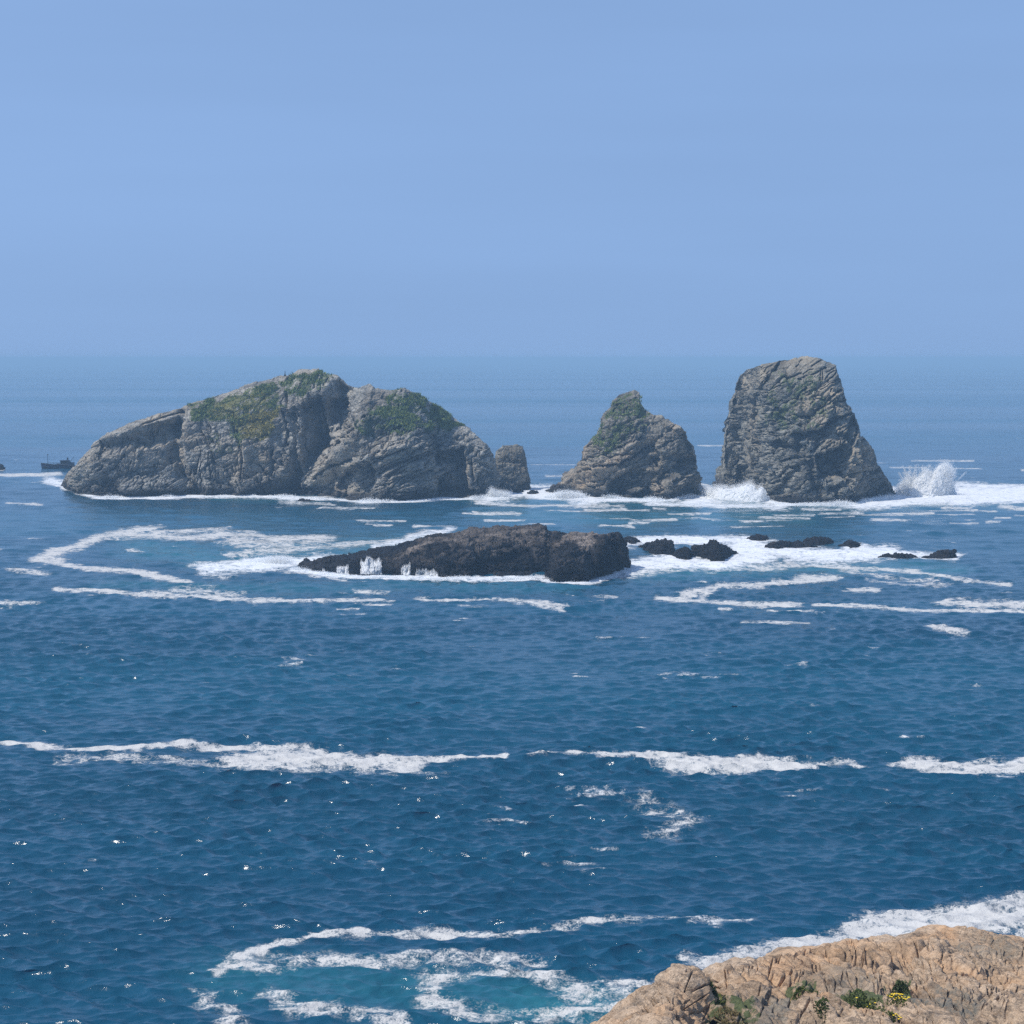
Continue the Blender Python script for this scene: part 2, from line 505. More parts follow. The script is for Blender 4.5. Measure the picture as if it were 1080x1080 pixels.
def blades(points, n_each, h, w, lean, mat, name, up=None):
    """a mass of small grass blades: crossed narrow triangles on the given points"""
    pts = np.repeat(points, n_each, 0)
    n = len(pts)
    a = rng.uniform(0, 2 * math.pi, n)
    hh = h * rng.uniform(0.5, 1.3, n); ww = w * rng.uniform(0.6, 1.4, n)
    pts = pts + np.stack([rng.normal(0, w * 1.2, n), rng.normal(0, w * 1.2, n), 0 * a - 0.05 * h], -1)
    t = np.stack([np.cos(a), np.sin(a), 0 * a], -1)
    b = rng.uniform(0, 2 * math.pi, n)
    tip = pts + np.stack([np.cos(b) * lean * hh, np.sin(b) * lean * hh, hh], -1)
    V = np.stack([pts - t * ww[:, None] / 2, pts + t * ww[:, None] / 2, tip], 1).reshape(-1, 3)
    me = np_mesh(name, V, np.arange(3 * n).reshape(-1, 3))
    return link_mesh(name, me, mat)

def leaf_material(name, a, b, yellow=None):
    t = NT(name)
    p = t.pos()
    c = t.mix(t.range(t.noise(p, 1.3, 4), 0.38, 0.62), a, b)
    t.bsdf(c, 0.75, None, 0.2)
    return t.m

def scatter_droplets(name, C, size, mat):
    """spray as thousands of separate small drops (tetrahedra)"""
    n = len(C)
    r = size * rng.uniform(0.5, 1.5, n)
    T = np.array([[1, 1, 1], [1, -1, -1], [-1, 1, -1], [-1, -1, 1]]) * 0.7
    q = rng.normal(size=(n, 4)); q /= np.linalg.norm(q, axis=1, keepdims=True)
    w, x, y, z = q.T
    M = np.stack([1 - 2 * (y * y + z * z), 2 * (x * y - z * w), 2 * (x * z + y * w), 2 * (x * y + z * w), 1 - 2 * (x * x + z * z), 2 * (y * z - x * w),
                  2 * (x * z - y * w), 2 * (y * z + x * w), 1 - 2 * (x * x + y * y)], -1).reshape(n, 3, 3)
    V = C[:, None, :] + np.einsum('nij,kj->nki', M, T) * r[:, None, None]
    F = np.array([[0, 1, 2], [0, 3, 1], [0, 2, 3], [1, 3, 2]])
    Q = (np.arange(n)[:, None, None] * 4 + F[None]).reshape(-1, 3)
    return link_mesh(name, np_mesh(name, V.reshape(-1, 3), Q), mat)

def spray_material():
    t = NT('white_spray')
    b = t.n('BsdfDiffuse'); b.inputs[0].default_value = (0.96, 0.97, 0.97, 1)
    c = t.n('BsdfTranslucent'); c.inputs[0].default_value = (0.96, 0.97, 0.97, 1)
    m = t.n('MixShader'); m.inputs[0].default_value = 0.5
    t.l(b.outputs[0], m.inputs[1]); t.l(c.outputs[0], m.inputs[2]); t.l(m.outputs[0], t.out.inputs[0])
    return t.m
M_SPRAY = spray_material()

# ------------------------------------------------------------------ the sea
def build_sea():
    pys = list(np.arange(1200, 402, -0.43))
    while pys[-1] > HORIZON + 2.4: pys.append(HORIZON + (pys[-1] - HORIZON) * 0.965)
    pys = np.array(pys)
    g = ground(np.full_like(pys, 540.0), pys)
    Ys = g[:, 1]
    near = np.linspace(Ys[0] * 0.35, Ys[0], 40)[:-1]
    Ys = np.r_[near, Ys]
    fan = np.r_[-np.geomspace(2.2, 0.36, 40)[:-1], np.linspace(-0.36, 0.36, 1240), np.geomspace(0.36, 2.2, 40)[1:]]
    nr, nc = len(Ys), len(fan)
    depth = np.sqrt(Ys * Ys)
    X = Ys[:, None] * fan[None, :]
    Yg = np.repeat(Ys[:, None], nc, 1)
    rowstep = np.abs(np.gradient(Ys)); colstep = Ys * 0.72 / 1240
    # waves
    H = np.zeros((nr, nc), np.float32); DX = np.zeros_like(H); DY = np.zeros_like(H)
    r2 = np.random.default_rng(3)
    nw = 90
    lam = np.geomspace(0.5, 26, nw)
    flat = np.stack([X.ravel() / 45, Yg.ravel() / 70, 0 * X.ravel()], -1)
    env = [0.55 + 0.9 * np.clip(0.5 + vnoise(flat * f, 200 + i), 0, 1).reshape(nr, nc) for i, f in enumerate((1.0, 2.3, 4.1))]
    for i, lm in enumerate(lam):
        th = r2.normal(R(-93), R(25))
        kx, ky = math.cos(th), math.sin(th)
        kk = 2 * math.pi / lm
        sl = 0.035 if lm < 0.8 else (0.070 if lm < 1.3 else (0.085 if lm < 3.0 else (0.042 if lm < 5 else (0.022 if lm < 9 else 0.011))))
        a = sl / kk
        eff = rowstep * abs(ky) + colstep * abs(kx) + 1e-6
        w = sstep(2.2, 4.5, lm / eff)
        rows = np.nonzero(w > 0.001)[0]
        if len(rows) == 0: continue
        r0, r1 = rows[0], rows[-1] + 1
        ph = kk * (kx * X[r0:r1] + ky * Yg[r0:r1]) + r2.uniform(0, 6.28)
        amp = (a * w[r0:r1])[:, None] * env[i % 3][r0:r1]
        c = np.cos(ph); s_ = np.sin(ph)
        H[r0:r1] += amp * c
        DX[r0:r1] -= amp * kx * s_ * 0.9; DY[r0:r1] -= amp * ky * s_ * 0.9
    P = np.stack([X + DX, Yg + DY, H], -1).reshape(-1, 3)
    # foam, traced over the flat sheet
    px, py = project(np.stack([X, Yg, 0 * X], -1))
    rowpy = py[:, nc // 2]
    ncs = np.stack([px.ravel() / 34, py.ravel() / 7, 0 * px.ravel()], -1)
    wy = (fbm(ncs, 5, 300) * 4.6).reshape(nr, nc)
    wx = (fbm(ncs * 1.0 + 31, 4, 310) * 16).reshape(nr, nc)
    foam = np.zeros((nr, nc)); turq = np.zeros((nr, nc)); white = np.zeros((nr, nc))
    def brush(field, pts, w, a, sx=0.42, warp=1.0, mode='max', hard=0.1):
        w = w * 0.62
        if field is foam: a *= 0.9
        elif field is turq: a *= 0.8
        ys = [p[1] for p in pts]
        lo, hi = min(ys) - w * 2.5 - 10, max(ys) + w * 2.5 + 10
        rows = np.nonzero((rowpy > lo) & (rowpy < hi))[0]
        if len(rows) == 0: return
        sl = slice(rows[0], rows[-1] + 1)
        x = (px[sl] + wx[sl] * warp) * sx; y = py[sl] + wy[sl] * warp * min(1.0, w / 4)
        d = seg_dist(x, y, [(p[0] * sx, p[1]) for p in pts])
        v = a * (1 - sstep(w * hard, w * 2.4, d))
        field[sl] = np.maximum(field[sl], v)
    # left swirl
    brush(foam, [(41, 590), (62, 581), (86, 575), (105, 567), (128, 563), (160, 557)], 4.0, 1.0)
    brush(foam, [(120, 566), (167, 564), (206, 567), (233, 564), (268, 563), (296, 569), (338, 567)], 4.2, 0.92)
    brush(foam, [(140, 560), (190, 561), (240, 558)], 3, 0.7)
    brush(foam, [(240, 570), (290, 575), (345, 570)], 6, 0.72)
    brush(foam, [(41, 590), (66, 594), (97, 600), (136, 602), (163, 608), (198, 614)], 3.2, 1.0)
    brush(foam, [(64, 621), (117, 624), (163, 629), (218, 630), (272, 634), (311, 635)], 2.6, 0.95)
    brush(foam, [(150, 627), (220, 622), (250, 628)], 4, 0.62)
    brush(foam, [(272, 634), (350, 634), (412, 633)], 1.8, 0.85)
    brush(foam, [(12, 600), (47, 604)], 3, 0.6); brush(foam, [(-30, 642), (5, 637), (40, 636)], 4, 0.7)
    brush(foam, [(132, 580), (152, 583)], 2, 0.75)
    for f in (foam, white): brush(f, [(225, 600), (250, 597), (285, 594), (345, 590)], 8.0, 1.05, hard=0.4)
    brush(foam, [(300, 603), (340, 607), (360, 612)], 2, 0.8); brush(foam, [(380, 622), (400, 624)], 2, 0.7)
    brush(foam, [(240, 585), (330, 578), (420, 570), (455, 560)], 3.5, 0.75)
    # behind and around the black islet
    for f in (foam, white):
        brush(f, [(400, 577), (430, 570), (470, 558)], 3.0, 0.85)
        brush(f, [(310, 601), (345, 607), (420, 609), (500, 610), (570, 609), (580, 615), (620, 615), (665, 600)], 2.4, 1.1, warp=0.4)
        brush(f, [(655, 600), (700, 592), (760, 594), (800, 585)], 9, 1.1, hard=0.5)
        brush(f, [(660, 572), (720, 570), (780, 570), (800, 575)], 6, 1.1, hard=0.5)
        brush(f, [(780, 574), (840, 585), (890, 586), (930, 583)], 8, 1.1, hard=0.5)
        brush(f, [(900, 577), (960, 585), (1012, 588)], 4, 1.0, hard=0.5)
    brush(foam, [(660, 605), (720, 600), (800, 598), (880, 592)], 4, 0.72)
    brush(foam, [(860, 596), (966, 603), (986, 607), (1011, 611), (1056, 617)], 2.2, 0.85)
    brush(foam, [(880, 600), (950, 610), (990, 615)], 3, 0.55)
    # right-hand slicks
    brush(foam, [(689, 631), (738, 634), (791, 638), (840, 637)], 2.6, 1.0)
    brush(foam, [(717, 628), (758, 617), (795, 617), (836, 613), (876, 609)], 3.6, 1.0)
    brush(foam, [(738, 632), (740, 624), (758, 618)], 3, 0.8)
    brush(foam, [(815, 643), (850, 646)], 1.6, 0.75); brush(foam, [(897, 623), (929, 623)], 2.6, 0.9)
    brush(foam, [(860, 638), (925, 640), (978, 644), (1080, 645), (1180, 646)], 2.2, 1.0)
    brush(foam, [(998, 634), (1031, 638), (1090, 638), (1180, 636)], 4.4, 1.0)
    brush(foam, [(795, 656), (844, 656)], 1.6, 0.8); brush(foam, [(976, 661), (995, 663), (1019, 667)], 3.2, 0.9)
    brush(foam, [(920, 612), (960, 618), (1000, 618)], 2, 0.6)
    brush(foam, [(450, 632), (520, 632), (560, 634), (600, 640)], 2.0, 0.85); brush(foam, [(565, 636), (590, 641)], 3, 0.85)
    brush(foam, [(605, 628), (650, 629)], 1.8, 0.75)
    # the long line
    brush(foam, [(-80, 776), (0, 781), (30, 785), (50, 789), (100, 790), (150, 788)], 2.6, 1.0)
    brush(foam, [(150, 788), (200, 786), (225, 789), (250, 787), (310, 789), (352, 794)], 2.2, 1.05)
    brush(foam, [(255, 804), (300, 801), (340, 802)], 12, 1.05, hard=0.4)
    brush(foam, [(300, 795), (352, 799), (380, 806), (430, 808)], 8, 1.05, hard=0.35)
    brush(foam, [(370, 803), (430, 802), (460, 804), (500, 801), (530, 800)], 2.6, 1.0)
    brush(foam, [(70, 800), (130, 798), (210, 805)], 6, 0.5); brush(foam, [(380, 816), (460, 814)], 4, 0.5)
    brush(foam, [(563, 800), (590, 797), (640, 797)], 2.0, 0.9)
    brush(foam, [(640, 797), (690, 800), (740, 803)], 3.6, 1.05)
    brush(foam, [(690, 801), (730, 807), (790, 806), (850, 808)], 6.0, 1.05, hard=0.35)
    brush(foam, [(865, 805), (900, 803), (920, 808)], 2.4, 0.55)
    brush(foam, [(962, 805), (990, 810), (1040, 810), (1080, 808), (1200, 806)], 7.0, 1.05, hard=0.35)
    brush(foam, [(675, 843), (700, 855), (725, 865), (700, 878)], 8, 0.37)  # faint patch of pale flecks below the line
    # near, bottom
    brush(foam, [(228, 1026), (256, 1009), (279, 998), (316, 991), (357, 986), (408, 985), (450, 982), (487, 983), (533, 987), (570, 982)], 4.2, 0.84)
    brush(foam, [(256, 1010), (275, 1020), (300, 1018)], 9, 0.72)
    brush(foam, [(570, 982), (617, 973), (700, 970), (790, 972)], 4.5, 0.57)
    brush(foam, [(300, 1008), (400, 1012), (470, 1010), (560, 1012)], 8, 0.52)
    brush(foam, [(470, 1030), (452, 1042), (450, 1054), (487, 1066), (519, 1068)], 8, 0.68)
    brush(foam, [(460, 1028), (520, 1024), (580, 1034), (640, 1050)], 10, 0.60)
    brush(foam, [(600, 1046), (650, 1044), (700, 1040), (720, 1060)], 12, 0.68)
    brush(foam, [(540, 1075), (600, 1068), (660, 1062)], 12, 0.66)
    brush(foam, [(285, 1050), (310, 1062), (390, 1068), (420, 1075)], 8, 0.68)
    brush(foam, [(215, 1050), (250, 1072), (240, 1090)], 7, 0.58)
    for f in (foam,):
        brush(f, [(740, 1012), (790, 1005), (850, 995), (900, 985), (950, 972), (985, 967)], 8, 0.95, hard=0.3)
        brush(f, [(930, 978), (990, 975), (1044, 965), (1090, 957), (1200, 945)], 15, 1.05, hard=0.45)
        brush(f, [(1080, 985), (1200, 975)], 8, 0.8)
    # round the islands
    for f in (foam, white):
        brush(f, [(47, 506), (70, 510)], 4, 0.95); brush(f, [(60, 512), (85, 521), (108, 525), (160, 525)], 1.6, 1.1, warp=0.2)
        brush(f, [(160, 525), (200, 523), (230, 523), (290, 524), (310, 526), (350, 526)], 2.4, 1.1, warp=0.3)
        brush(f, [(345, 526), (380, 529), (430, 529), (460, 526), (495, 526), (520, 522)], 1.9, 1.1, warp=0.25)
        brush(f, [(515, 524), (550, 519), (590, 519), (620, 525)], 6.5, 1.1, hard=0.5)
        brush(f, [(540, 514), (570, 515)], 3, 0.9)
        brush(f, [(620, 527), (700, 528), (740, 522)], 2.2, 1.1, warp=0.3)
        brush(f, [(735, 525), (765, 520), (800, 522), (825, 529)], 8, 1.15, hard=0.55)
        brush(f, [(690, 531), (760, 533), (830, 534)], 3, 0.9)
        brush(f, [(830, 532), (890, 532), (915, 528)], 2.2, 1.1, warp=0.3)
        brush(f, [(905, 529), (960, 524), (1040, 522), (1120, 522)], 10, 1.15, hard=0.55)
        brush(f, [(940, 516), (1000, 512), (1090, 514)], 4, 1.0)
        brush(f, [(735, 512), (752, 516)], 5, 0.9)
    brush(foam, [(505, 530), (560, 534), (640, 533)], 2.4, 0.85); brush(foam, [(580, 539), (680, 538)], 1.4, 0.8)
    brush(foam, [(300, 530), (345, 532)], 1.6, 0.6)
    brush(foam, [(0, 501), (42, 501), (70, 499)], 2.0, 0.95); brush(foam, [(0, 531), (40, 532)], 1.2, 0.7)
    brush(foam, [(-40, 497), (8, 495)], 1.4, 0.9)
    brush(foam, [(1050, 534), (1090, 537)], 2, 0.85)
    for yy, n in ((536, 9), (542, 12), (548, 14), (554, 9), (640, 3)):
        for _ in range(n):
            x0 = r2.uniform(330, 1080); ln = r2.uniform(15, 60)
            y0 = yy + r2.uniform(-3, 3)
            brush(foam, [(x0, y0), (x0 + ln, y0 + r2.uniform(-1, 1))], r2.uniform(0.7, 1.5), r2.uniform(0.55, 0.85))
    for x0, y0, ln in ((556, 490, 40), (578, 502, 18), (935, 493, 40), (1000, 494, 30), (1070, 496, 30), (740, 470, 30), (960, 486, 60)):
        brush(foam, [(x0, y0), (x0 + ln, y0)], 0.8, 0.62)
    # aerated, turquoise water
    brush(turq, [(150, 578), (230, 588), (340, 580), (420, 575)], 14, 0.8, hard=0.0)
    brush(turq, [(520, 542), (640, 545), (740, 545), (840, 545)], 10, 0.6, hard=0.0)
    brush(turq, [(680, 604), (800, 600), (900, 598), (1000, 600)], 10, 0.8, hard=0.0)
    brush(turq, [(120, 616), (300, 622), (420, 615), (600, 620)], 8, 0.45, hard=0.0)
    brush(turq, [(560, 1060), (610, 1060), (660, 1070)], 26, 1.0, hard=0.0)
    brush(turq, [(260, 1030), (400, 1040), (540, 1050)], 32, 0.55, hard=0.0)
    brush(turq, [(220, 525), (280, 527), (330, 528)], 4, 0.7, hard=0.0)
    brush(turq, [(560, 528), (760, 532), (900, 534), (1080, 530)], 8, 0.6, hard=0.0)
    brush(turq, [(500, 525), (590, 522)], 9, 0.6, hard=0.0)
    # scattered whitecaps: short broken crests
    wc = fbm(np.stack([X.ravel() / 7.0, Yg.ravel() / 9.0, 0 * X.ravel() + 5], -1), 3, 400).reshape(nr, nc)
    caps = sstep(0.46, 0.6, wc) * sstep(0.06, 0.2, H) * 0.36
    foam = np.maximum(foam, caps)
    white = np.maximum(white, caps)
    me = np_mesh('sea', P, grid_quads(nr, nc), smooth=True)
    add_attr(me, 'foam', foam.ravel()); add_attr(me, 'turq', turq.ravel()); add_attr(me, 'white', white.ravel())
    t = NT('sea_water')
    p = t.pos()
    fm = t.attr('foam')
    n1 = t.noise(p, 0.55, 7, 0.68, 0.8)
    n2 = t.noise(p, 2.6, 5, 0.7, 0.5)
    v = t.voro(p, 0.9, 'F1'); v2 = t.voro(t.mapping(p, (0, 0, 0.5), (0.32, 0.32, 0.32)), 1.0, 'F1')
    n3 = t.noise(p, 7.0, 3, 0.7)
    wa = t.attr('white')
    lace = t.math('ADD', t.math('MULTIPLY', t.math('SUBTRACT', n1, 0.5), 2.4), t.math('MULTIPLY', t.math('SUBTRACT', v, 0.45), 0.6))
    lace = t.math('ADD', lace, t.math('MULTIPLY', t.math('SUBTRACT', v2, 0.45), 0.45))
    lace = t.math('ADD', lace, t.math('MULTIPLY', t.math('SUBTRACT', n2, 0.5), 1.9))
    lace = t.math('ADD', lace, t.math('MULTIPLY', t.math('SUBTRACT', n3, 0.5), 1.6))
    f = t.range(t.math('ADD', fm, lace), t.math('MULTIPLY_ADD', wa, -0.18, 0.54), t.math('MULTIPLY_ADD', wa, 0.20, 0.80), 0, 1, True)
    f2 = t.range(t.math('ADD', fm, t.math('MULTIPLY', lace, 0.9)), 0.18, 0.70, 0, 0.5, True)
    f = t.math('MULTIPLY', t.math('MAXIMUM', t.math('MULTIPLY', f, 0.94), f2), t.range(fm, 0.03, 0.3))
    fcol = t.mix(t.attr('white'), (0.62, 0.61, 0.58), (0.82, 0.84, 0.85))
    big = t.noise(t.mapping(p, (0, 0, 0.1), (0.35, 1, 1)), 0.012, 5, 0.6)
    wcol = t.mix(t.range(big, 0.35, 0.65), (0.0018, 0.043, 0.084), (0.003, 0.058, 0.112))
    far = t.noise(t.mapping(p, (0, 0, 0.06), (0.10, 1, 1)), 0.0035, 6, 0.65)
    wcol = t.mix(t.range(far, 0.42, 0.62, 0, 0.75), wcol, (0.006, 0.10, 0.17))
    tq = t.math('MULTIPLY', t.attr('turq'), t.range(n1, 0.3, 0.7, 0.5, 1.0))
    wcol = t.mix(tq, wcol, (0.03, 0.19, 0.23))
    rip = t.math('ADD', t.noise(p, 1.3, 6, 0.6, 0.3), t.math('MULTIPLY', t.noise(t.mapping(p, (0, 0, 0.3), (0.6, 1.2, 1)), 0.35, 5, 0.6), 2.2))
    nb = t.bump(rip, 0.8, 0.085)
    wb = t.n('BsdfPrincipled')
    t.l(wcol, wb.inputs['Base Color'])
    t.l(t.range(far, 0.38, 0.66, 0.10, 0.24), wb.inputs['Roughness']); wb.inputs['IOR'].default_value = 1.33; wb.inputs['Specular IOR Level'].default_value = 0.5
    t.l(nb, wb.inputs['Normal'])
    fb = t.n('BsdfPrincipled'); t.l(fcol, fb.inputs['Base Color']); fb.inputs['Roughness'].default_value = 0.9
    fb.inputs['Specular IOR Level'].default_value = 0.1
    t.l(t.bump(t.math('ADD', n2, n1), 0.6, 0.25), fb.inputs['Normal'])
    ms = t.n('MixShader'); t.l(f, ms.inputs[0]); t.l(wb.outputs[0], ms.inputs[1]); t.l(fb.outputs[0], ms.inputs[2])
    t.l(ms.outputs[0], t.out.inputs[0])
    o = link_mesh('sea', me, t.m)
    tag(o, 'deep blue choppy sea streaked with pale foam lines', 'sea', kind='structure')
build_sea()

# ------------------------------------------------------------------ haze
def build_haze():
    b = MB()
    b.box((0, 45000, 19.4), (240000, 150000, 47))
    t = NT('sea_haze')
    v = t.n('VolumePrincipled')
    v.inputs['Color'].default_value = (*HAZE_COLOR, 1)
    v.inputs['Density'].default_value = HAZE_DENSITY
    v.inputs['Anisotropy'].default_value = 0.0
    t.l(v.outputs[0], t.out.inputs['Volume'])
    o = b.build('haze', t.m)
    tag(o, 'pale blue sea haze softening the horizon', 'haze', kind='stuff')
build_haze()

# ------------------------------------------------------------------ islands
M_ISLE = rock_material('grey_island_rock', (0.038, 0.042, 0.045), (0.20, 0.195, 0.176), (0.54, 0.51, 0.435), (0.46, 0.38, 0.27), 23, 1.4, 3.5, streak=0.6)
M_STACK = rock_material('sea_stack_rock', (0.033, 0.037, 0.04), (0.14, 0.138, 0.12), (0.40, 0.38, 0.315), (0.44, 0.36, 0.25), 24, 1.3, 3.0, streak=0.6)
M_PYR = rock_material('layered_brown_rock', (0.036, 0.036, 0.034), (0.175, 0.162, 0.13), (0.43, 0.385, 0.305), (0.46, 0.36, 0.25), 28, 1.3, 2.5, streak=0.65)
M_BLACK = rock_material('black_wave_washed_rock', (0.006, 0.006, 0.008), (0.014, 0.0135, 0.0145), (0.038, 0.036, 0.035), (0.40, 0.33, 0.27), 10, 0.6, 4.4, wet=(0.010, 0.010, 0.012), veg=False, bumpd=0.6)  # wet rock; its black also paints in the shade of the steep front
M_GRASS = leaf_material('island_grass', (0.07, 0.12, 0.035), (0.22, 0.26, 0.075))
M_GRASSY = leaf_material('dry_yellow_grass', (0.20, 0.18, 0.045), (0.32, 0.27, 0.07))

isl_out = [(64, 512), (70.8, 499), (77.8, 492), (91.7, 477), (101.4, 466), (112.5, 455), (130.6, 448), (147, 441), (169, 436.7), (189, 431), (197, 427), (216.7, 421.4),
           (244.4, 411.7), (272, 403.3), (286, 400), (291.7, 396.4), (298.6, 395.5), (308, 394.4), (314, 390), (323.6, 388.3), (336, 388.3), (340, 393.6), (355.6, 397.8),
           (366.7, 406), (380.6, 408.5), (390, 406), (396, 410), (411, 411.7), (422, 410), (428, 408.5), (436, 414.4), (450, 421.4), (466.7, 432.5), (480.6, 442),
           (494, 452), (505.6, 461.7), (515, 471), (521, 480), (524, 492), (528, 506), (534, 513), (541, 518)]
isl_base = [(64, 512), (72, 516), (82, 521), (105, 523.6), (130, 524), (161, 523), (197, 522), (230, 521.4), (286, 521.4), (314, 522.8), (350, 524), (375, 527.8), (425, 527),
            (456, 524), (492, 525), (511, 523), (522, 519), (541, 518)]
isl_feats = [
    ('tilt', [(316, 424), (338, 418), (344, 470), (318, 502)], (316, 340), 9.0),
    ('tilt', [(341, 424), (364, 418), (372, 446), (346, 456)], (341, 368), 5.0),
    ('tilt', [(372, 440), (345, 480), (318, 506), (318, 522), (352, 524), (356, 500), (380, 470)], (372, 318), 3.0),
    ('tilt', [(108, 462), (188, 440), (186, 462), (150, 472), (108, 480)], (108, 240), 6.0),
    ('tilt', [(283, 440), (312, 430), (314, 518), (286, 520)], (283, 316), 4.5),
    ('tilt', [(460, 478), (490, 474), (496, 524), (462, 524)], (460, 500), 6.0),
    ('line', [(360, 412), (352, 430), (338, 470), (320, 500), (308, 520)], 10, 6.5),
    ('area', [(316, 428), (334, 422), (336, 470), (322, 500), (318, 470)], 3, 5.0),
    ('area', [(341, 425), (360, 420), (366, 445), (345, 452)], 4, 4.0),
    ('line', [(378, 446), (352, 480), (330, 500), (318, 512)], 9, -5.0),
    ('line', [(192, 437), (182, 455), (181, 481), (190, 505), (202, 520)], 6, 3.2),
    ('area', [(176, 470), (190, 468), (200, 500), (214, 522), (196, 522), (186, 500)], 4, 2.0),
    ('area', [(355, 505), (372, 490), (392, 488), (398, 505), (390, 522), (360, 524)], 5, 6.0),
    ('area', [(462, 478), (486, 477), (490, 522), (462, 524)], 4, 4.5),
    ('line', [(459, 425), (461, 470), (462, 522)], 2.5, 4.0),
    ('line', [(136, 514), (165, 512), (196, 514)], 7, -4.0),
    ('line', [(110, 462), (150, 452), (190, 440)], 5, -2.5),
    ('line', [(112, 474), (150, 464), (186, 452)], 7, 3.0),
    ('area', [(215, 470), (290, 450), (300, 520), (215, 522)], 22, -4.0),
    ('line', [(262, 462), (256, 520)], 6, -2.0), ('line', [(300, 430), (305, 470), (300, 500)], 5, -3.0),
    ('line', [(430, 470), (390, 482), (360, 492)], 3, -2.5), ('line', [(455, 478), (410, 492), (392, 498)], 3, 2.2),
    ('area', [(400, 470), (455, 462), (458, 524), (400, 526)], 16, -4.0),
]
isl_veg = [([(254, 450), (280, 430), (297, 436), (284, 458), (258, 461)], 5, 0.9),
           ([(198, 430), (244, 413), (290, 402), (300, 425), (292, 440), (270, 458), (245, 464), (236, 448), (220, 440), (205, 442)], 7, 0.68),
           ([(296, 400), (314, 393), (340, 392), (352, 402), (335, 415), (300, 416)], 6, 0.55),
           ([(378, 452), (392, 428), (420, 412), (436, 416), (466, 434), (494, 453), (470, 455), (440, 456), (410, 464), (388, 466)], 6, 0.62),
           ([(430, 413), (450, 422), (492, 452), (465, 452), (448, 440)], 4, 0.85),
           ([(210, 440), (262, 470), (240, 500), (215, 470)], 14, 0.25)]
isl_yel = [([(254, 450), (280, 430), (297, 436), (284, 458), (258, 461)], 5, 1.0), ([(205, 434), (250, 416), (290, 406), (290, 440), (250, 455), (215, 442)], 12, 0.45)]
isl_warm = [([(235, 470), (282, 462), (290, 505), (240, 512)], 14, 0.8), ([(150, 443), (195, 428), (195, 433), (150, 449)], 3, 0.8), ([(400, 470), (460, 470), (460, 515), (400, 515)], 10, 0.4)]
def isl_joint(px, py): return 0.25 + 0.9 * sstep(360, 400, px)
island, P_isl, v_isl, y_isl = make_rock('rock_island', isl_out, isl_base, 1000, 300, 70, 24, 30, 1.9,
    [((15, 10, 9), 1.9, 0.2), ((7.5, 6, 3.4), 1.15, 0.6), ((3.2, 2.6, 1.2), 0.5, 0.9), ((1.3, 1.2, 0.55), 0.2, 1.0)], M_ISLE,
    isl_feats, isl_veg, isl_yel, isl_warm, seed=21, dip=23, bed=(1.9, 0.7), joint=isl_joint, cracks=isl_cracks)
tag(island, 'broad humped grey rock island with green grass on its upper slopes, largest of the rocks', 'rock island')

def island_grass(name, P, v, yel, count, label, mats, size=0.55):
    w = np.clip(v - 0.2, 0, 1) ** 1.3
    w *= (fbm(P / 4.0, 5, 77, 0.65) > 0.02)
    w = w / w.sum()
    idx = rng.choice(len(P), count, p=w)
    pts = P[idx]
    o = blades(pts, 5, size, size * 0.55, 0.5, mats, name)
    tag(o, label, 'grass', kind='stuff')
    return o
island_grass('grass', P_isl, v_isl * (1 - y_isl), y_isl, 6500, 'dark green grass on the upper slopes of the broad humped island', M_GRASS)
island_grass('grass', P_isl, v_isl * y_isl, y_isl, 2200, 'yellowing dry grass patch in the middle of the broad island slope', M_GRASSY)

crag_out = [(521, 512), (522, 490), (523, 476), (530.6, 470.6), (544, 468.6), (552, 470), (554, 481), (557, 498), (559.7, 513), (561, 516)]
crag_base = [(521, 516), (530, 518), (544, 517.5), (556, 516.5), (561, 516)]
o, _, _, _ = make_rock('sea_crag', crag_out, crag_base, 150, 130, 25, 7, 9, 1.5,
    [((5, 4, 4), 1.0, 0.3), ((2.2, 2, 1.4), 0.6, 0.5), ((0.9, 0.9, 0.6), 0.3, 0.5)], M_STACK, seed=33, dip=15, bed=(1.3, 0.35))
tag(o, 'small square-topped grey crag at the right-hand foot of the broad grassy island', 'sea rock')

pyr_out = [(571, 519), (581, 515.6), (594, 512), (594.5, 502.6), (607, 494), (616, 484), (617.5, 471), (623.7, 463.7), (634.8, 447), (635.7, 436), (644, 428.5), (646, 423),
           (653, 416.5), (662.6, 413.7), (669, 411), (674.6, 413.7), (675.3, 422), (677.4, 428.5), (684.8, 434), (690, 437.8), (697.8, 438.7), (707, 445), (718, 449),
           (722.8, 456), (725.6, 463.7), (732, 471), (734, 486), (734.8, 500.7), (737.6, 508), (743, 515.6)]
pyr_base = [(571, 519), (585, 519.5), (598, 519), (625.6, 524), (657, 525), (678, 525.5), (703, 527), (731, 523), (743, 515.8)]
pyr_feats = [('tilt', [(655, 482), (690, 470), (700, 490), (668, 505)], (655, 700), 4.0), ('tilt', [(700, 452), (724, 452), (734, 490), (708, 500)], (700, 735), 4.0), ('area', [(645, 505), (665, 495), (690, 500), (690, 526), (640, 526)], 6, 4.5),
             ('line', [(672, 528), (700, 507), (726, 487)], 4, 2.8), ('line', [(655, 490), (675, 473), (690, 468)], 4, 2.5),
             ('line', [(600, 506), (640, 490), (672, 476)], 8, -2.5), ('line', [(690, 518), (715, 508), (734, 500)], 6, -2.0),
             ('line', [(598, 512), (625, 514), (640, 520)], 4, -1.5), ('area', [(690, 485), (720, 478), (726, 490), (700, 502)], 4, 2.5),
             ('line', [(668, 520), (674, 518)], 5, -3.0)]
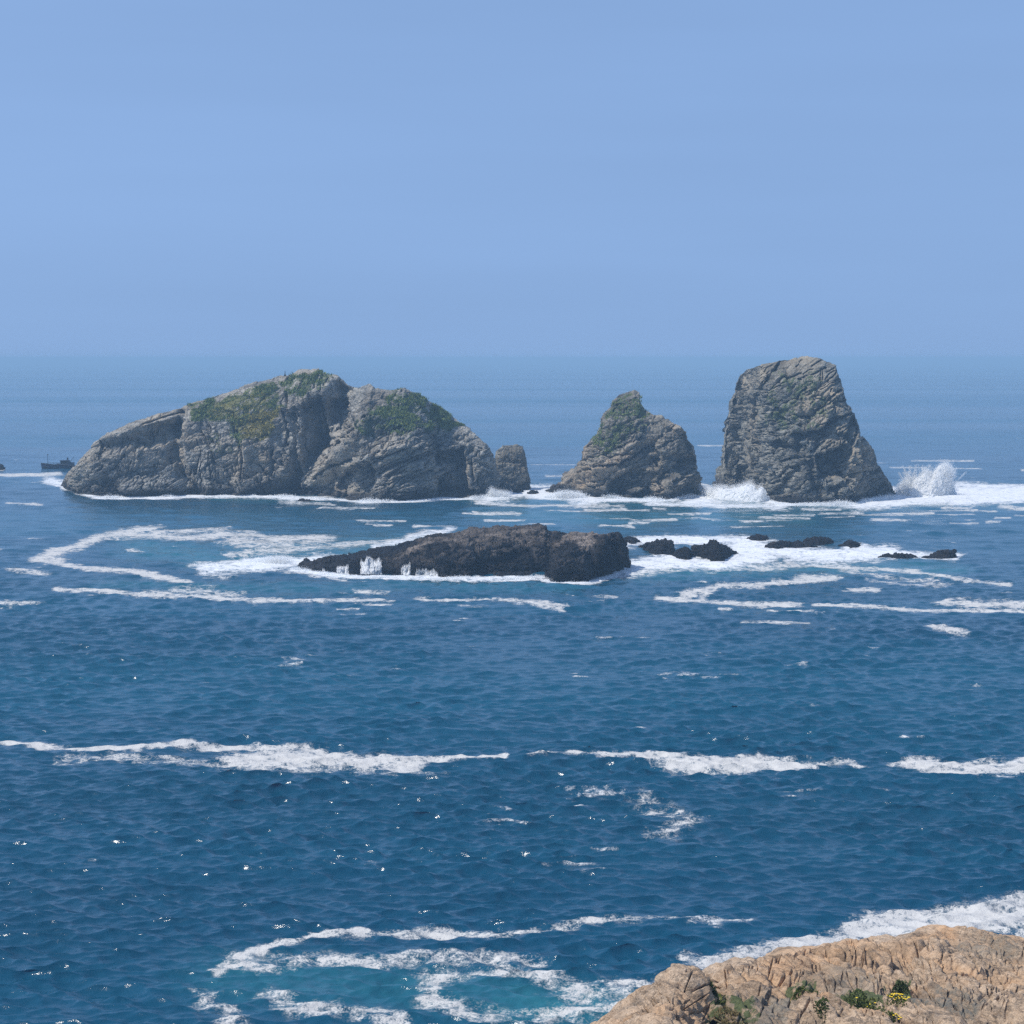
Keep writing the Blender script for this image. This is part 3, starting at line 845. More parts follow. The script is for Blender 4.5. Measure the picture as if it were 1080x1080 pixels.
o, P_pyr, v_pyr, y_pyr = make_rock('rock_islet', pyr_out, pyr_base, 480, 280, 60, 20, 22, 1.5,
    [((10, 7, 6), 1.5, 0.3), ((5, 4, 2.2), 0.85, 0.6), ((2.4, 1.8, 0.8), 0.36, 0.9), ((1.1, 0.9, 0.45), 0.17, 1.0)], M_PYR, pyr_feats,
    [([(620, 468), (640, 432), (655, 416), (675, 416), (684, 436), (670, 462), (640, 478), (622, 482)], 8, 0.46)], (),
    [([(596, 505), (650, 478), (680, 470), (665, 500), (610, 512)], 8, 0.9)], seed=45, dip=24, bed=(1.6, 0.6), cracks=pyr_cracks)
tag(o, 'pointed pyramid-shaped brown layered rock islet between the broad island and the tall stack', 'rock islet')
island_grass('grass', P_pyr, v_pyr, y_pyr, 900, 'thin dark green grass on the pointed top of the pyramid-shaped islet', M_GRASS, 0.5)

stk_out = [(752, 515.5), (759, 504.6), (764.4, 486), (765.5, 470), (766.5, 449.6), (769.5, 423), (773, 417), (775.5, 415), (777, 402.8), (782.8, 394.6), (786.9, 390.6), (803, 384.4),
           (823.5, 379.4), (846, 376.3), (864, 377.3), (872, 380), (882.6, 384), (886, 396.7), (889.7, 413), (892.8, 426), (902, 436.4), (906.6, 451.7), (907.5, 470), (909, 500), (912, 527)]
stk_base = [(752, 515.5), (772, 516), (790, 515), (806, 518.5), (812, 527), (838, 530.5), (870, 532), (894.8, 531), (912, 528)]
stk_feats = [('tilt', [(860, 476), (892, 470), (893, 505), (864, 506)], (858, 893), 5.0), ('tilt', [(782, 396), (808, 386), (806, 430), (786, 455), (770, 450)], (820, 765), 4.0),
             ('tilt', [(845, 505), (880, 500), (888, 530), (850, 530)], (840, 890), 3.0),
             ('area', [(762, 454), (782, 452), (786, 480), (778, 505), (764, 506)], 5, 4.0),
             ('area', [(779, 492), (806, 490), (810, 518), (776, 520)], 5, 6.0),
             ('area', [(862, 478), (888, 474), (890, 503), (864, 504)], 4, 4.0),
             ('line', [(783, 470), (820, 470), (850, 458), (885, 446)], 3, 2.2), ('line', [(790, 464), (830, 460), (870, 444)], 5, -1.5),
             ('line', [(823, 380), (808, 409), (788, 428)], 3, 1.8),
             ('line', [(880, 440), (860, 470), (856, 500), (866, 530)], 4, 2.0), ('line', [(810, 500), (840, 488), (870, 478)], 6, -2.0),
             ('line', [(902, 440), (893, 480), (893, 510)], 3, 3.5), ('area', [(815, 500), (860, 490), (880, 528), (815, 530)], 8, -3.0),
             ('line', [(812, 526), (826, 506), (842, 494)], 3, 2.5), ('area', [(790, 470), (812, 465), (815, 490), (795, 492)], 6, -2.0)]
o, P_stk, v_stk, y_stk = make_rock('sea_stack', stk_out, stk_base, 560, 300, 70, 22, 26, 1.6,
    [((13, 9, 8), 2.0, 0.25), ((6.5, 5, 2.8), 1.0, 0.6), ((2.8, 2.2, 1.0), 0.42, 0.9), ((1.2, 1, 0.5), 0.18, 1.0)], M_STACK, stk_feats,
    [([(812, 388), (862, 382), (884, 420), (880, 444), (830, 462), (800, 440)], 14, 0.50)], (),
    [([(872, 410), (888, 408), (892, 430), (870, 428)], 5, 0.8), ([(784, 395), (820, 384), (805, 410), (785, 415)], 6, 0.4)], seed=57, dip=24, bed=(3.2, 0.6), cracks=stk_cracks)
tag(o, 'tall blocky grey sea stack with steep sides, tallest of the rocks', 'sea stack')
stack = o
sb_out = [(884, 530), (890, 500), (897, 480), (904, 466), (907, 458.8), (913, 461.9), (920, 473), (924, 480), (924.5, 488), (933.5, 500.6), (940.6, 510.7), (944.7, 522)]
sb_base = [(884, 531.5), (897, 531), (909, 528), (923, 524.5), (944.7, 523.5)]
o, _, _, _ = make_rock('side_buttress', sb_out, sb_base, 220, 200, 30, 9, 14, 1.4,
    [((5, 4, 3), 1.0, 0.3), ((2.4, 2.2, 1.2), 0.6, 0.5), ((0.9, 0.9, 0.5), 0.3, 0.5)], M_PYR, (), (), (), [([(896, 478), (912, 460), (920, 474), (905, 495)], 5, 0.8)], seed=63, dip=35, bed=(1.4, 0.5), parent=stack, cracks=dict(random=[(890, 940, 465, 525, 45, 38, 8, 24)]))
o['label'] = 'lower layered buttress leaning on the right foot of the stack'

blk_out = [(303, 599), (320, 593), (354, 587), (380, 584.4), (391, 580), (417, 579), (435.6, 571.5), (454, 564), (465, 562.6), (487, 561.5), (495, 556.7), (517, 556), (524, 553.5),
           (539, 555), (560, 554), (576, 554), (580.7, 561), (606, 560.7), (635.6, 562.6), (654, 562), (659.6, 574), (662, 586), (665, 590), (664, 598)]
blk_base = [(303, 599), (328, 604), (361.5, 606), (420.7, 606.5), (465, 609), (509.6, 606.5), (550, 607), (574, 606), (579, 613), (617, 613), (626, 608), (640, 606), (664, 598)]
blk_feats = [('area', [(500, 585), (560, 580), (575, 606), (500, 607)], 5, 2.6), ('area', [(430, 590), (480, 588), (490, 608), (430, 608)], 4, 1.6),
             ('line', [(586, 600), (600, 590), (614, 600)], 9, -2.0), ('area', [(582, 584), (616, 582), (620, 614), (580, 614)], 4, -1.8),
             ('line', [(648, 566), (650, 600)], 2.5, 1.5), ('line', [(623, 585), (628, 606)], 3, 1.8)]
blk, P_blk, _, _ = make_rock('black_rock_islet', blk_out, blk_base, 780, 240, 60, 22, 14, 3.2,
    [((6, 4.5, 3.2), 1.1, 0.4), ((2.4, 2.2, 1.3), 0.6, 0.6), ((1.0, 1.0, 0.6), 0.24, 0.8), ((0.42, 0.42, 0.32), 0.09, 0.8)], M_BLACK, blk_feats, (), (),
    [([(470, 568), (490, 558), (520, 555), (570, 555), (582, 566), (560, 573), (505, 577), (478, 582)], 6, 0.5), ([(610, 568), (625, 566), (635, 580), (612, 584)], 4, 0.9)], seed=71, dip=10, bed=(1.0, 0.3), z0=-1.6, crest=0.4, fgain=0.9)
tag(blk, 'long low black rock islet with a brown top and water pouring off its left end', 'rock islet')
bvh_blk = bvh_of(P_blk, 300, 780)

# ------------------------------------------------------------------ small dark rocks in the surf
def small_rock(out, base, seed, label, name='surf_rock', nu=130, nf=60, depth=3.0, warm=(), amp=1.0):
    o, _, _, _ = make_rock(name, out, base, nu, nf, 20, depth, depth, 1.6,
        [((2.2, 1.8, 1.5), 0.32 * amp, 0.4), ((0.9, 0.9, 0.7), 0.22 * amp, 0.5), ((0.42, 0.42, 0.35), 0.12 * amp, 0.5)], M_BLACK, (), (), (), warm, seed=seed, dip=-10, z0=-0.7, crest=0.6)
    tag(o, label, 'rock', 'dark rocks awash in the surf')
    return o
small_rock([(657, 572), (658, 567), (664, 565), (671, 567), (677, 572)], [(657, 572.5), (667, 573.5), (677, 572.5)], 101, 'little dark rock close behind the right end of the long black islet')
small_rock([(673, 576), (683, 572), (694, 569), (702, 567.5), (710, 571), (712, 578), (713, 582)], [(673, 578), (683, 582), (695, 586), (705, 586), (713, 583)], 103, 'rounded black rock with white runoff, first big one right of the long black islet')
small_rock([(707, 586), (714, 580), (722, 577), (728, 579), (731, 586)], [(707, 587), (715, 589.5), (724, 589.5), (731, 587)], 105, 'low black rock washed by foam beside the spiky black rock')
small_rock([(728, 585), (730, 576), (738, 574), (746, 573), (749, 569), (753, 568.5), (757, 573), (766, 576), (774, 581), (779, 583)], [(728, 587), (737, 587), (751, 591), (760, 592), (768, 588), (779, 584)], 107, 'spiky black rock with a small raised block on top, in white surf', nu=200)
small_rock([(787, 568), (792, 565), (800, 563.5), (808, 564.5), (812, 569)], [(787, 569), (800, 570.5), (812, 569.5)], 109, 'flat dark rock farthest up the surf, leftmost of the thin line of rocks')
small_rock([(806, 577), (816, 571), (822, 569), (830, 571), (836, 572), (842, 570), (850, 573), (860, 576), (866, 577)], [(806, 578), (820, 579.5), (840, 578), (852, 578), (866, 578)], 111, 'long jagged low dark rock in the middle of the thin line of rocks')
small_rock([(846, 572), (850, 567), (860, 566), (872, 566), (878, 569), (880, 573)], [(846, 573), (862, 575), (880, 574)], 113, 'smooth rounded dark rock just behind the long jagged one')
small_rock([(884, 575), (892, 572), (900, 570), (906, 572), (910, 574)], [(884, 575.8), (897, 577), (910, 575)], 115, 'small dark wedge of rock at the right end of the thin line of rocks')
small_rock([(926, 587), (934, 584.5), (945, 583.5), (958, 584), (966, 586), (969, 588.5)], [(926, 588), (945, 590), (969, 589.2)], 117, 'low flat dark slab set apart on the right in the surf')
small_rock([(972, 588), (984, 585), (990, 580), (996, 580.5), (1000, 578.5), (1008, 580), (1009, 586)], [(972, 589), (990, 590), (1009, 588)], 119, 'knobbly dark rock at the far right end of the surf')
small_rock([(540, 518.5), (544, 515), (550, 515.5), (553, 518.5)], [(540, 519), (547, 519.8), (553, 519)], 121, 'tiny dark rock at the foot of the square-topped crag')
small_rock([(556, 520), (560, 517.5), (566, 517.5), (569, 520)], [(556, 520.4), (563, 521), (569, 520.4)], 123, 'tiny dark rock in the gap left of the pyramid-shaped islet')
small_rock([(312, 528), (318, 526.2), (326, 526.8), (332, 528.6)], [(312, 528.6), (322, 529.8), (332, 529.2)], 125, 'tiny flat dark rock in the foam before the broad island')
small_rock([(-30, 493), (-20, 488), (-6, 487.5), (2, 490), (5, 495)], [(-30, 495.4), (-12, 496), (5, 495.6)], 127, 'dark rock cut off by the left edge of the photo', depth=5, amp=1.5)

# ------------------------------------------------------------------ foreground headland
M_HEAD = rock_material('warm_headland_rock', (0.085, 0.075, 0.065), (0.46, 0.325, 0.21), (0.70, 0.53, 0.37), (0.64, 0.40, 0.22), 18, 0.16, 0.01, veg=True, streak=0.75, speck=0.6, bumpd=0.7)
def build_headland():
    sil = [(500, 1210), (560, 1160), (605, 1118), (640, 1088), (661, 1073), (682, 1058), (697, 1047), (706, 1035), (716, 1030), (729, 1030), (739, 1041), (752, 1047), (761, 1046), (766, 1027), (780, 1019), (813, 1011),
           (849, 1006), (871, 1003), (884, 999), (920, 995), (955.6, 989), (973, 984), (986.7, 980), (1004, 983), (1026.7, 982), (1044, 986), (1080, 992), (1150, 1004), (1260, 1022), (1450, 1050), (1650, 1100)]
    nu, nf, nb = 1700, 860, 60
    s2 = resample(sil, nu)
    Yr = np.interp(s2[:, 0], [500, 627, 700, 757, 762, 860, 990, 1080, 1260, 1650], [45, 54, 58, 61, 63, 71, 78, 82, 88, 84])
    top = at_depth(s2[:, 0], s2[:, 1], Yr)
    fx = np.linspace(330, 1750, nu); fy = np.full(nu, 1330.0)
    fY = np.interp(fx, [330, 700, 1360, 1750], [30, 36, 41, 42])
    fr = at_depth(fx, fy, fY)
    s = (np.linspace(0, 1, nf) ** 0.6)[:, None, None]
    Pf = fr[None] + (top - fr)[None] * (s ** 0.75)
    Pf[..., 2] += np.sin(np.pi * s[..., 0] ** 0.75) * 0.35
    sb = np.linspace(0, 1, nb + 1)[1:, None, None]
    back = top.copy(); back[:, 1] += 16; back[:, 0] -= 6; back[:, 2] = -3
    Pb = top[None] + (back - top)[None] * sb
    Pb[..., 2] = top[None, :, 2] + (back[:, 2] - top[:, 2])[None] * sb[..., 0] ** 1.6
    P = np.concatenate([Pf, Pb], 0)
    nr = nf + nb
    N = np.cross(np.gradient(P, axis=1), np.gradient(P, axis=0)); N /= np.linalg.norm(N, axis=-1, keepdims=True) + 1e-9
    # face the normals outward (up on the front part)
    if N[nf // 2, nu // 2, 2] < 0: N = -N
    Pl = P.reshape(-1, 3).copy(); Nl = N.reshape(-1, 3)
    px, py = project(Pl)
    a = R(54)      # bedding runs obliquely across the headland
    Qx = Pl[:, 0] * math.cos(a) - Pl[:, 1] * math.sin(a); Qy = Pl[:, 0] * math.sin(a) + Pl[:, 1] * math.cos(a)
    Q = np.stack([Qx, Qy, Pl[:, 2]], -1)
    W = np.stack([fbm(Q / 2.5, 3, 501), fbm(Q / 2.5 + 9, 3, 503), fbm(Q / 2.5 + 19, 3, 505)], -1) * 0.3
    D = fbm(Pl / 7.0, 3, 510) * 0.5 + fbm(Pl / 2.2, 3, 512) * 0.28
    v, c = blocks((Q + W) / np.array((5.5, 2.0, 3.0)), 520, 1.3, 0.35)
    D += 0.38 * v - 0.22 * (1 - sstep(0.0, 0.10, c))
    for i, (lx, ly, amp) in enumerate(((4.2, 0.85, 0.40), (1.9, 0.42, 0.22), (0.8, 0.2, 0.10), (0.35, 0.12, 0.04))):
        nz = fbm((Q + W) / np.array((lx, ly, 1.5)), 2, 560 + i * 4)
        D += amp * (np.minimum(np.abs(nz) * 2.6, 0.75) ** 0.7 - 0.5)
    st = Qy / 1.3 + W[:, 0] * 1.6 + fbm(Q / np.array((3.5, 1.0, 2.0)), 4, 543) * 0.8; fr_ = st - np.floor(st)
    D += 0.32 * (fr_ - 0.5) * (0.25 + 0.75 * sstep(-0.25, 0.25, fbm(Pl / 3, 2, 540)))
    D += fbm(Pl / 0.3, 3, 545) * 0.03
    S = np.concatenate([np.repeat(np.linspace(0, 1, nf) ** 0.6, nu), np.repeat(1 - np.linspace(0, 1, nb + 1)[1:] * 0.3, nu)])
    D -= np.median(D)
    D *= 1 - 0.6 * sstep(0.93, 1.0, S)
    Dg = D.reshape(nr, nu)
    for _ in range(1):
        Dg[1:-1] = 0.25 * Dg[:-2] + 0.5 * Dg[1:-1] + 0.25 * Dg[2:]
        Dg[:, 1:-1] = 0.25 * Dg[:, :-2] + 0.5 * Dg[:, 1:-1] + 0.25 * Dg[:, 2:]
    D = Dg.ravel() + fbm(Pl / 0.22, 4, 548, 0.6) * 0.05
    cr = dict(lines=[], random=[(640, 1090, 1000, 1085, 150, -28, 8, 40), (860, 1090, 985, 1060, 110, -30, 12, 60), (640, 1090, 990, 1085, 90, 12, 6, 30), (700, 1090, 1000, 1085, 60, 70, 4, 12)])
    D -= 0.12 * crack_depth(px, py, cr, 77)
    Pl += Nl * D[:, None]
    me = np_mesh('headland', Pl, grid_quads(nr, nu))
    def mask(lst):
        m = np.zeros(len(Pl))
        for poly, w, a_ in lst: m = np.maximum(m, a_ * soft_poly(px, py, poly, w))
        return m
    veg = mask([([(826, 1037), (862, 1038), (862, 1050), (828, 1048)], 6, 0.7), ([(878, 1050), (930, 1048), (935, 1066), (880, 1066)], 6, 0.75), ([(745, 1062), (795, 1060), (800, 1085), (740, 1085)], 6, 0.6),
                ([(930, 1040), (960, 1036), (962, 1055), (935, 1056)], 5, 0.6)])
    warm = mask([([(627, 1085), (720, 1055), (800, 1050), (800, 1090)], 10, 0.7), ([(800, 1010), (900, 995), (960, 1010), (900, 1035), (800, 1040)], 10, 0.6), ([(960, 985), (1000, 978), (1010, 990), (960, 995)], 4, 1.0)])
    grey = mask([([(955, 1050), (985, 1046), (1035, 1058), (1030, 1068), (970, 1064)], 4, 0.9), ([(745, 1066), (790, 1052), (835, 1060), (830, 1090), (750, 1090)], 8, 0.7), ([(1000, 992), (1075, 994), (1085, 1012), (1010, 1006)], 5, 0.6),
                 ([(840, 1030), (900, 1022), (935, 1040), (880, 1050)], 8, 0.55), ([(985, 1040), (1040, 1052), (1045, 1060), (990, 1052)], 3, 0.8)])
    add_attr(me, 'grey', grey)
    add_attr(me, 'veg', veg); add_attr(me, 'yellow', np.zeros(len(Pl))); add_attr(me, 'warm', warm)
    o = link_mesh('headland', me, M_HEAD)
    tag(o, 'warm ochre fissured rock headland in the near right corner', 'headland', kind='structure')
    return bvh_of(Pl, nr, nu)
bvh_head = build_headland()

# ------------------------------------------------------------------ plants on the headland
M_LEAF = leaf_material('succulent_leaf', (0.05, 0.075, 0.02), (0.13, 0.15, 0.04))
M_LEAFD = leaf_material('dark_leaf', (0.03, 0.05, 0.018), (0.08, 0.10, 0.035))
M_DRY = leaf_material('dry_olive_leaf', (0.10, 0.085, 0.035), (0.17, 0.13, 0.06))
M_FLOWER = leaf_material('yellow_petal', (0.75, 0.48, 0.02), (0.85, 0.62, 0.04))
def leaf_cushion(rx, ry, h, n, leaf, seed):
    r = np.random.default_rng(seed)
    a = r.uniform(0, 6.283, n); q = np.sqrt(r.uniform(0, 1, n))
    lob = 0.7 + 0.2 * np.sin(a * 3 + seed) + 0.15 * np.sin(a * 7 + 2 * seed) + r.normal(0, 0.08, n)
    x, y = rx * q * np.cos(a) * lob, ry * q * np.sin(a) * lob
    z = h * (1 - q ** 2) * r.uniform(0.2, 1.0, n) - 0.03
    c = np.stack([x, y, z], -1)
    d = np.stack([np.cos(a) * q, np.sin(a) * q, 0.6 + 0 * a], -1) + r.normal(0, 0.5, (n, 3))
    d /= np.linalg.norm(d, axis=1, keepdims=True)
    t = np.cross(d, r.normal(size=(n, 3))); t /= np.linalg.norm(t, axis=1, keepdims=True)
    ln = leaf * r.uniform(0.6, 1.5, n)[:, None]
    V = np.stack([c, c + d * ln * .5 + t * ln * .28, c + d * ln, c + d * ln * .5 - t * ln * .28], 1).reshape(-1, 3)
    return V, np.arange(4 * n).reshape(-1, 4), c
def plant(name, px, py, w_px, h, label, cat, mat, leaf=0.09, n=420, flowers=0, seed=1):
    hit, nor = cast(bvh_head, px, py)
    if hit is None: return
    k = hit.y / F_PX
    e = empty(name, hit)
    h = h * 0.42
    if n < 150: n = 150
    V, Qd, c = leaf_cushion(w_px * k / 2, w_px * k * 0.9, h, n * 2, leaf * 0.75, seed)
    for i in range(len(c)):
        hh = bvh_head.ray_cast(Vector((hit.x + c[i, 0], hit.y + c[i, 1], hit.z + 3)), Vector((0, 0, -1)))[0]
        if hh is not None: V[4 * i:4 * i + 4, 2] += max(-0.6, min(0.4, hh.z - hit.z))
    link_mesh('foliage', np_mesh('foliage', V, Qd), mat, e)
    if flowers:
        r = np.random.default_rng(seed + 5)
        a = r.uniform(0, 6.283, flowers); q = np.sqrt(r.uniform(0, 1, flowers))
        rx = w_px * k / 2
        C = np.stack([rx * q * np.cos(a), rx * 0.9 * q * np.sin(a), h * (1 - q * q) * r.uniform(0.5, 1.2, flowers) + 0.04], -1)
        vs, qs = [], []
        for p in C:
            m = len(vs); rr = r.uniform(0.02, 0.045)
            for j in range(6):
                t = j * math.pi / 3
                vs.append((p[0] + rr * math.cos(t), p[1] + rr * math.sin(t) , p[2] + 0.012 * (j % 2)))
            vs.append((p[0], p[1], p[2] + 0.02))
            for j in range(6): qs.append((m + j, m + (j + 1) % 6, m + 6))
            if flowers <= 60:      # each flower a part of its own
                link_mesh('flower', np_mesh('flower', np.array(vs), np.array(qs)), M_FLOWER, e)
                vs, qs = [], []
    tag(e, label, cat, 'plants growing in the headland rock')
plant('coastal_plant', 845, 1045, 38, 0.30, 'low green mat of plants in a hollow left of the dark grey outcrop', 'plant', M_LEAF, seed=2, n=700)
plant('coastal_plant', 908, 1061, 50, 0.38, 'widest green cushion of plants, left of the yellow flowers', 'plant', M_LEAF, seed=3, n=1000, flowers=6)
plant('coastal_plant', 950, 1044, 20, 0.42, 'small dark green bush directly behind the yellow flowers', 'plant', M_LEAFD, seed=4, n=420)
plant('flowering_plant', 947, 1053, 26, 0.18, 'low patch of bright yellow flowers on the rock', 'flowers', M_LEAF, seed=5, n=300, flowers=32)
plant('coastal_plant', 867, 1061, 16, 0.22, 'small green tuft just left of the widest cushion', 'plant', M_LEAF, seed=6, n=240)
plant('flowering_plant', 940, 1074, 22, 0.2, 'small green clump with a few yellow flowers at the bottom edge', 'plant', M_LEAF, seed=7, n=300, flowers=16)
plant('coastal_plant', 770, 1075, 42, 0.25, 'dry olive-brown mat of plants at the bottom edge on the left part of the headland', 'plant', M_DRY, seed=8, n=600)
plant('coastal_plant', 752, 1047, 9, 0.45, 'narrow upright dark tuft in the notch behind the left knoll', 'plant', M_LEAFD, seed=9, n=160)
plant('coastal_plant', 760, 1058, 16, 0.18, 'small flat green tuft below the narrow upright one', 'plant', M_LEAF, seed=10, n=200)
# ------------------------------------------------------------------ spray and running water
def spray_area(name, poly, Y, depth, n, size, label, cat='wave splash', lump=2.5, kind=None, seed=0, thr=-0.1, jets=None):
    xs = [p[0] for p in poly]; ys = [p[1] for p in poly]
    C = []
    tot = 0
    while tot < n:
        x = rng.uniform(min(xs), max(xs), n); y = rng.uniform(min(ys), max(ys), n)
        m = in_poly(x, y, poly); x, y = x[m], y[m]
        P = at_depth(x + rng.normal(0, 1.8, len(x)), y + rng.normal(0, 1.8, len(x)), Y + rng.normal(0, depth * 0.4, len(x)))
        d = fbm(P / lump + seed, 4, 600 + seed)
        edge = sstep(0, 7, seg_dist(x, y, poly + [poly[0]]))
        keep = (d + edge * 0.6 > thr - 0.15 + rng.normal(0, 0.3, len(x))) & (rng.uniform(0, 1, len(x)) < 0.12 + 0.88 * edge) & (P[:, 2] > -0.2)
        C.append(P[keep]); tot += keep.sum()
    C = np.concatenate(C)[:n]
    if jets:      # thrown streaks of drops
        x0, x1, yb, hmax = jets
        for _ in range(90):
            xb = rng.uniform(x0, x1); a = rng.normal(0.12, 0.32); h = hmax * rng.uniform(0.35, 1.0)
            m = int(rng.integers(120, 420))
            t = rng.uniform(0, 1, m) ** 0.8
            xx = xb + math.sin(a) * h * t + rng.normal(0, 0.35, m) * (0.6 + 1.6 * t)
            yy = yb - math.cos(a) * h * (t * 1.25 - 0.25 * t * t) + rng.normal(0, 0.5, m)
            C = np.concatenate([C, at_depth(xx, yy, Y + rng.normal(0, depth * 0.3))])
    o = scatter_droplets(name, C, size, M_SPRAY)
    tag(o, label, cat, kind=kind)
    return o
Y_stk = float(ground(975, 522)[1]) - 6
plume = spray_area('wave_splash', [(941, 519), (946, 511), (953, 504), (958, 503), (965, 503), (971, 500), (973, 494), (979, 493), (984, 499), (988, 492), (993, 487), (1000, 486), (1005, 491), (1008, 500),
                           (1006, 510), (1010, 518), (1000, 524), (960, 525)], Y_stk + 8, 6, 80000, 0.05, 'white plume of spray bursting up to the right of the tall stack', seed=3, jets=(955, 1003, 516, 27))
foot_surf = spray_area('wave_splash', [(740, 520), (748, 514), (758, 511), (770, 513), (785, 509), (792, 506), (797, 512), (806, 511), (808, 518), (815, 526), (800, 531), (765, 530)], float(ground(780, 524)[1]), 5, 60000, 0.05,
           'white surf breaking against the left foot of the tall stack', seed=5, jets=(752, 806, 524, 14))
spray_area('wave_splash', [(512, 526), (518, 514), (524, 518), (535, 519), (540, 524), (530, 529)], float(ground(525, 524)[1]), 3, 12000, 0.06, 'white burst of surf at the foot of the square-topped crag', seed=7)
spray_area('wave_splash', [(575, 525), (590, 518), (600, 518), (612, 520), (624, 526), (600, 530)], float(ground(600, 525)[1]), 3, 14000, 0.06, 'white surf piled along the left foot of the pyramid-shaped islet', seed=9)
spray_area('wave_splash', [(733, 522), (737, 509), (741, 515), (748, 518), (745, 526)], float(ground(740, 520)[1]), 2, 6000, 0.055, 'thin spurt of spray at the right foot of the pyramid-shaped islet', seed=10)
spray_area('wave_splash', [(255, 598), (265, 592), (285, 588), (300, 588), (310, 590), (306, 596), (290, 598), (270, 599)], float(ground(295, 593)[1]), 3, 14000, 0.045, 'white water heaped against the left tip of the long black islet', seed=11)
def water_body(parent, outline, base, seed, depth):
    o, _, _, _ = make_rock('water_mass', outline, base, 160, 90, 30, depth, depth, 1.3,
        [((3.0, 3.0, 3.0), 0.55, 0.0), ((1.3, 1.3, 1.3), 0.4, 0.0)], M_SPRAY, seed=seed, dip=0, z0=-0.6, crest=0.7)
    o.parent = parent
    return o
water_body(plume, [(944, 520), (949, 513), (955, 507), (963, 506), (970, 504), (974, 499), (978, 498), (983, 503), (988, 497), (993, 491), (1000, 490), (1003, 495), (1005, 503), (1004, 512), (1009, 520)],
           [(944, 521), (960, 523), (980, 523.5), (1000, 522.5), (1009, 521)], 901, 4)
water_body(foot_surf, [(742, 522), (750, 517), (760, 514), (771, 516), (785, 512), (793, 510), (798, 515), (805, 515), (808, 522), (813, 528)],
           [(742, 523), (760, 527), (785, 529), (800, 529.5), (813, 528.5)], 903, 3)
def fringe(name, line, n, hgt, size, label):
    """low ragged surf along a waterline"""
    p = resample(line, 400)
    g = ground(p[:, 0], p[:, 1])
    i = rng.integers(0, 400, n)
    b = g[i] + rng.normal(0, 0.5, (n, 3)) * np.array([1, 1.6, 0])
    e = np.clip(0.35 + 0.9 * fbm(np.stack([g[:, 0] / 5, 0 * p[:, 0], 0 * p[:, 0]], -1), 4, 640), 0.03, 1.6)[i]
    b[:, 1] -= 0.8
    b[:, 2] = np.abs(rng.normal(0, 1, n)) * hgt * e
    o = scatter_droplets(name, b, size, M_SPRAY)
    tag(o, label, 'surf', kind='stuff')
fringe('surf', [(70, 516), (105, 524.5), (161, 524), (230, 522.5), (314, 524), (375, 529), (425, 528.5), (492, 526), (515, 524)], 24000, 0.6, 0.065, 'line of white surf along the foot of the broad grassy island')
fringe('surf', [(600, 520), (657, 526), (703, 528), (735, 523)], 10000, 0.6, 0.065, 'line of white surf along the foot of the pyramid-shaped islet')
fringe('surf', [(812, 528.5), (838, 532), (870, 533), (895, 532), (912, 529), (945, 525)], 14000, 0.8, 0.065, 'line of white surf along the foot of the tall stack')
fringe('surf', [(308, 599.5), (361, 607.5), (420, 608), (465, 610), (550, 608.5), (576, 608), (580, 614), (617, 614), (640, 608), (665, 600)], 18000, 0.3, 0.04, 'line of white surf along the foot of the long black islet')

def cascade(x0, x1, y0, y1, n, label):
    V, Qs = [], []
    ph = random.uniform(0, 50)
    for _ in range(n):
        q = random.betavariate(1.7, 1.7)
        x = x0 + (x1 - x0) * q
        xn = np.array([[x * 0.3, ph, 0.0]]); rag = float(fbm(xn, 3, 700)[0])
        yt = y0 + (y1 - y0) * min(0.8, max(0.0, 0.08 + 0.4 * rag + 0.10 * random.random()))
        ya = yt + (y1 - yt) * random.random() ** 0.75 * 0.95
        yb = min(y1 + 1, ya + random.uniform(2.5, 7))
        pts = []
        for k in range(4):
            h, nn = cast(bvh_blk, x + 0.15 * k * random.uniform(-1, 1), ya + (yb - ya) * k / 3)
            if h is None: break
            pts.append(Vector(h) + Vector((0, -0.14, 0.04)))
        if len(pts) < 4: continue
        r = random.uniform(0.012, 0.035)
        m = len(V)
        for k, p in enumerate(pts):
            rr = r * (0.4, 1, 1, 0.5)[k]
            for dx, dy in ((-rr, 0.03), (0, -rr), (rr, 0.03)): V.append((p.x + dx, p.y + dy, p.z))
        for k in range(3):
            for j in range(3): Qs.append((m + k * 3 + j, m + k * 3 + (j + 1) % 3, m + k * 3 + 3 + (j + 1) % 3, m + k * 3 + 3 + j))
    if not V: return
    o = link_mesh('water_cascade', np_mesh('water_cascade', np.array(V), np.array(Qs)), M_SPRAY)
    tag(o, label, 'waterfall', 'water pouring off the black islet')
cascade(380, 403, 586, 605, 1800, 'widest white cascade pouring off the left part of the black islet')
cascade(355, 368, 594, 605, 600, 'narrower white cascade left of the widest one on the black islet')
cascade(423, 433, 592, 606, 260, 'slanting white trickle just right of the widest cascade on the black islet')
cascade(438, 462, 599, 608, 600, 'low ragged white runoff, rightmost on the black islet')
cascade(340, 344, 598, 604, 26, 'thin white trickle near the left tip of the black islet')

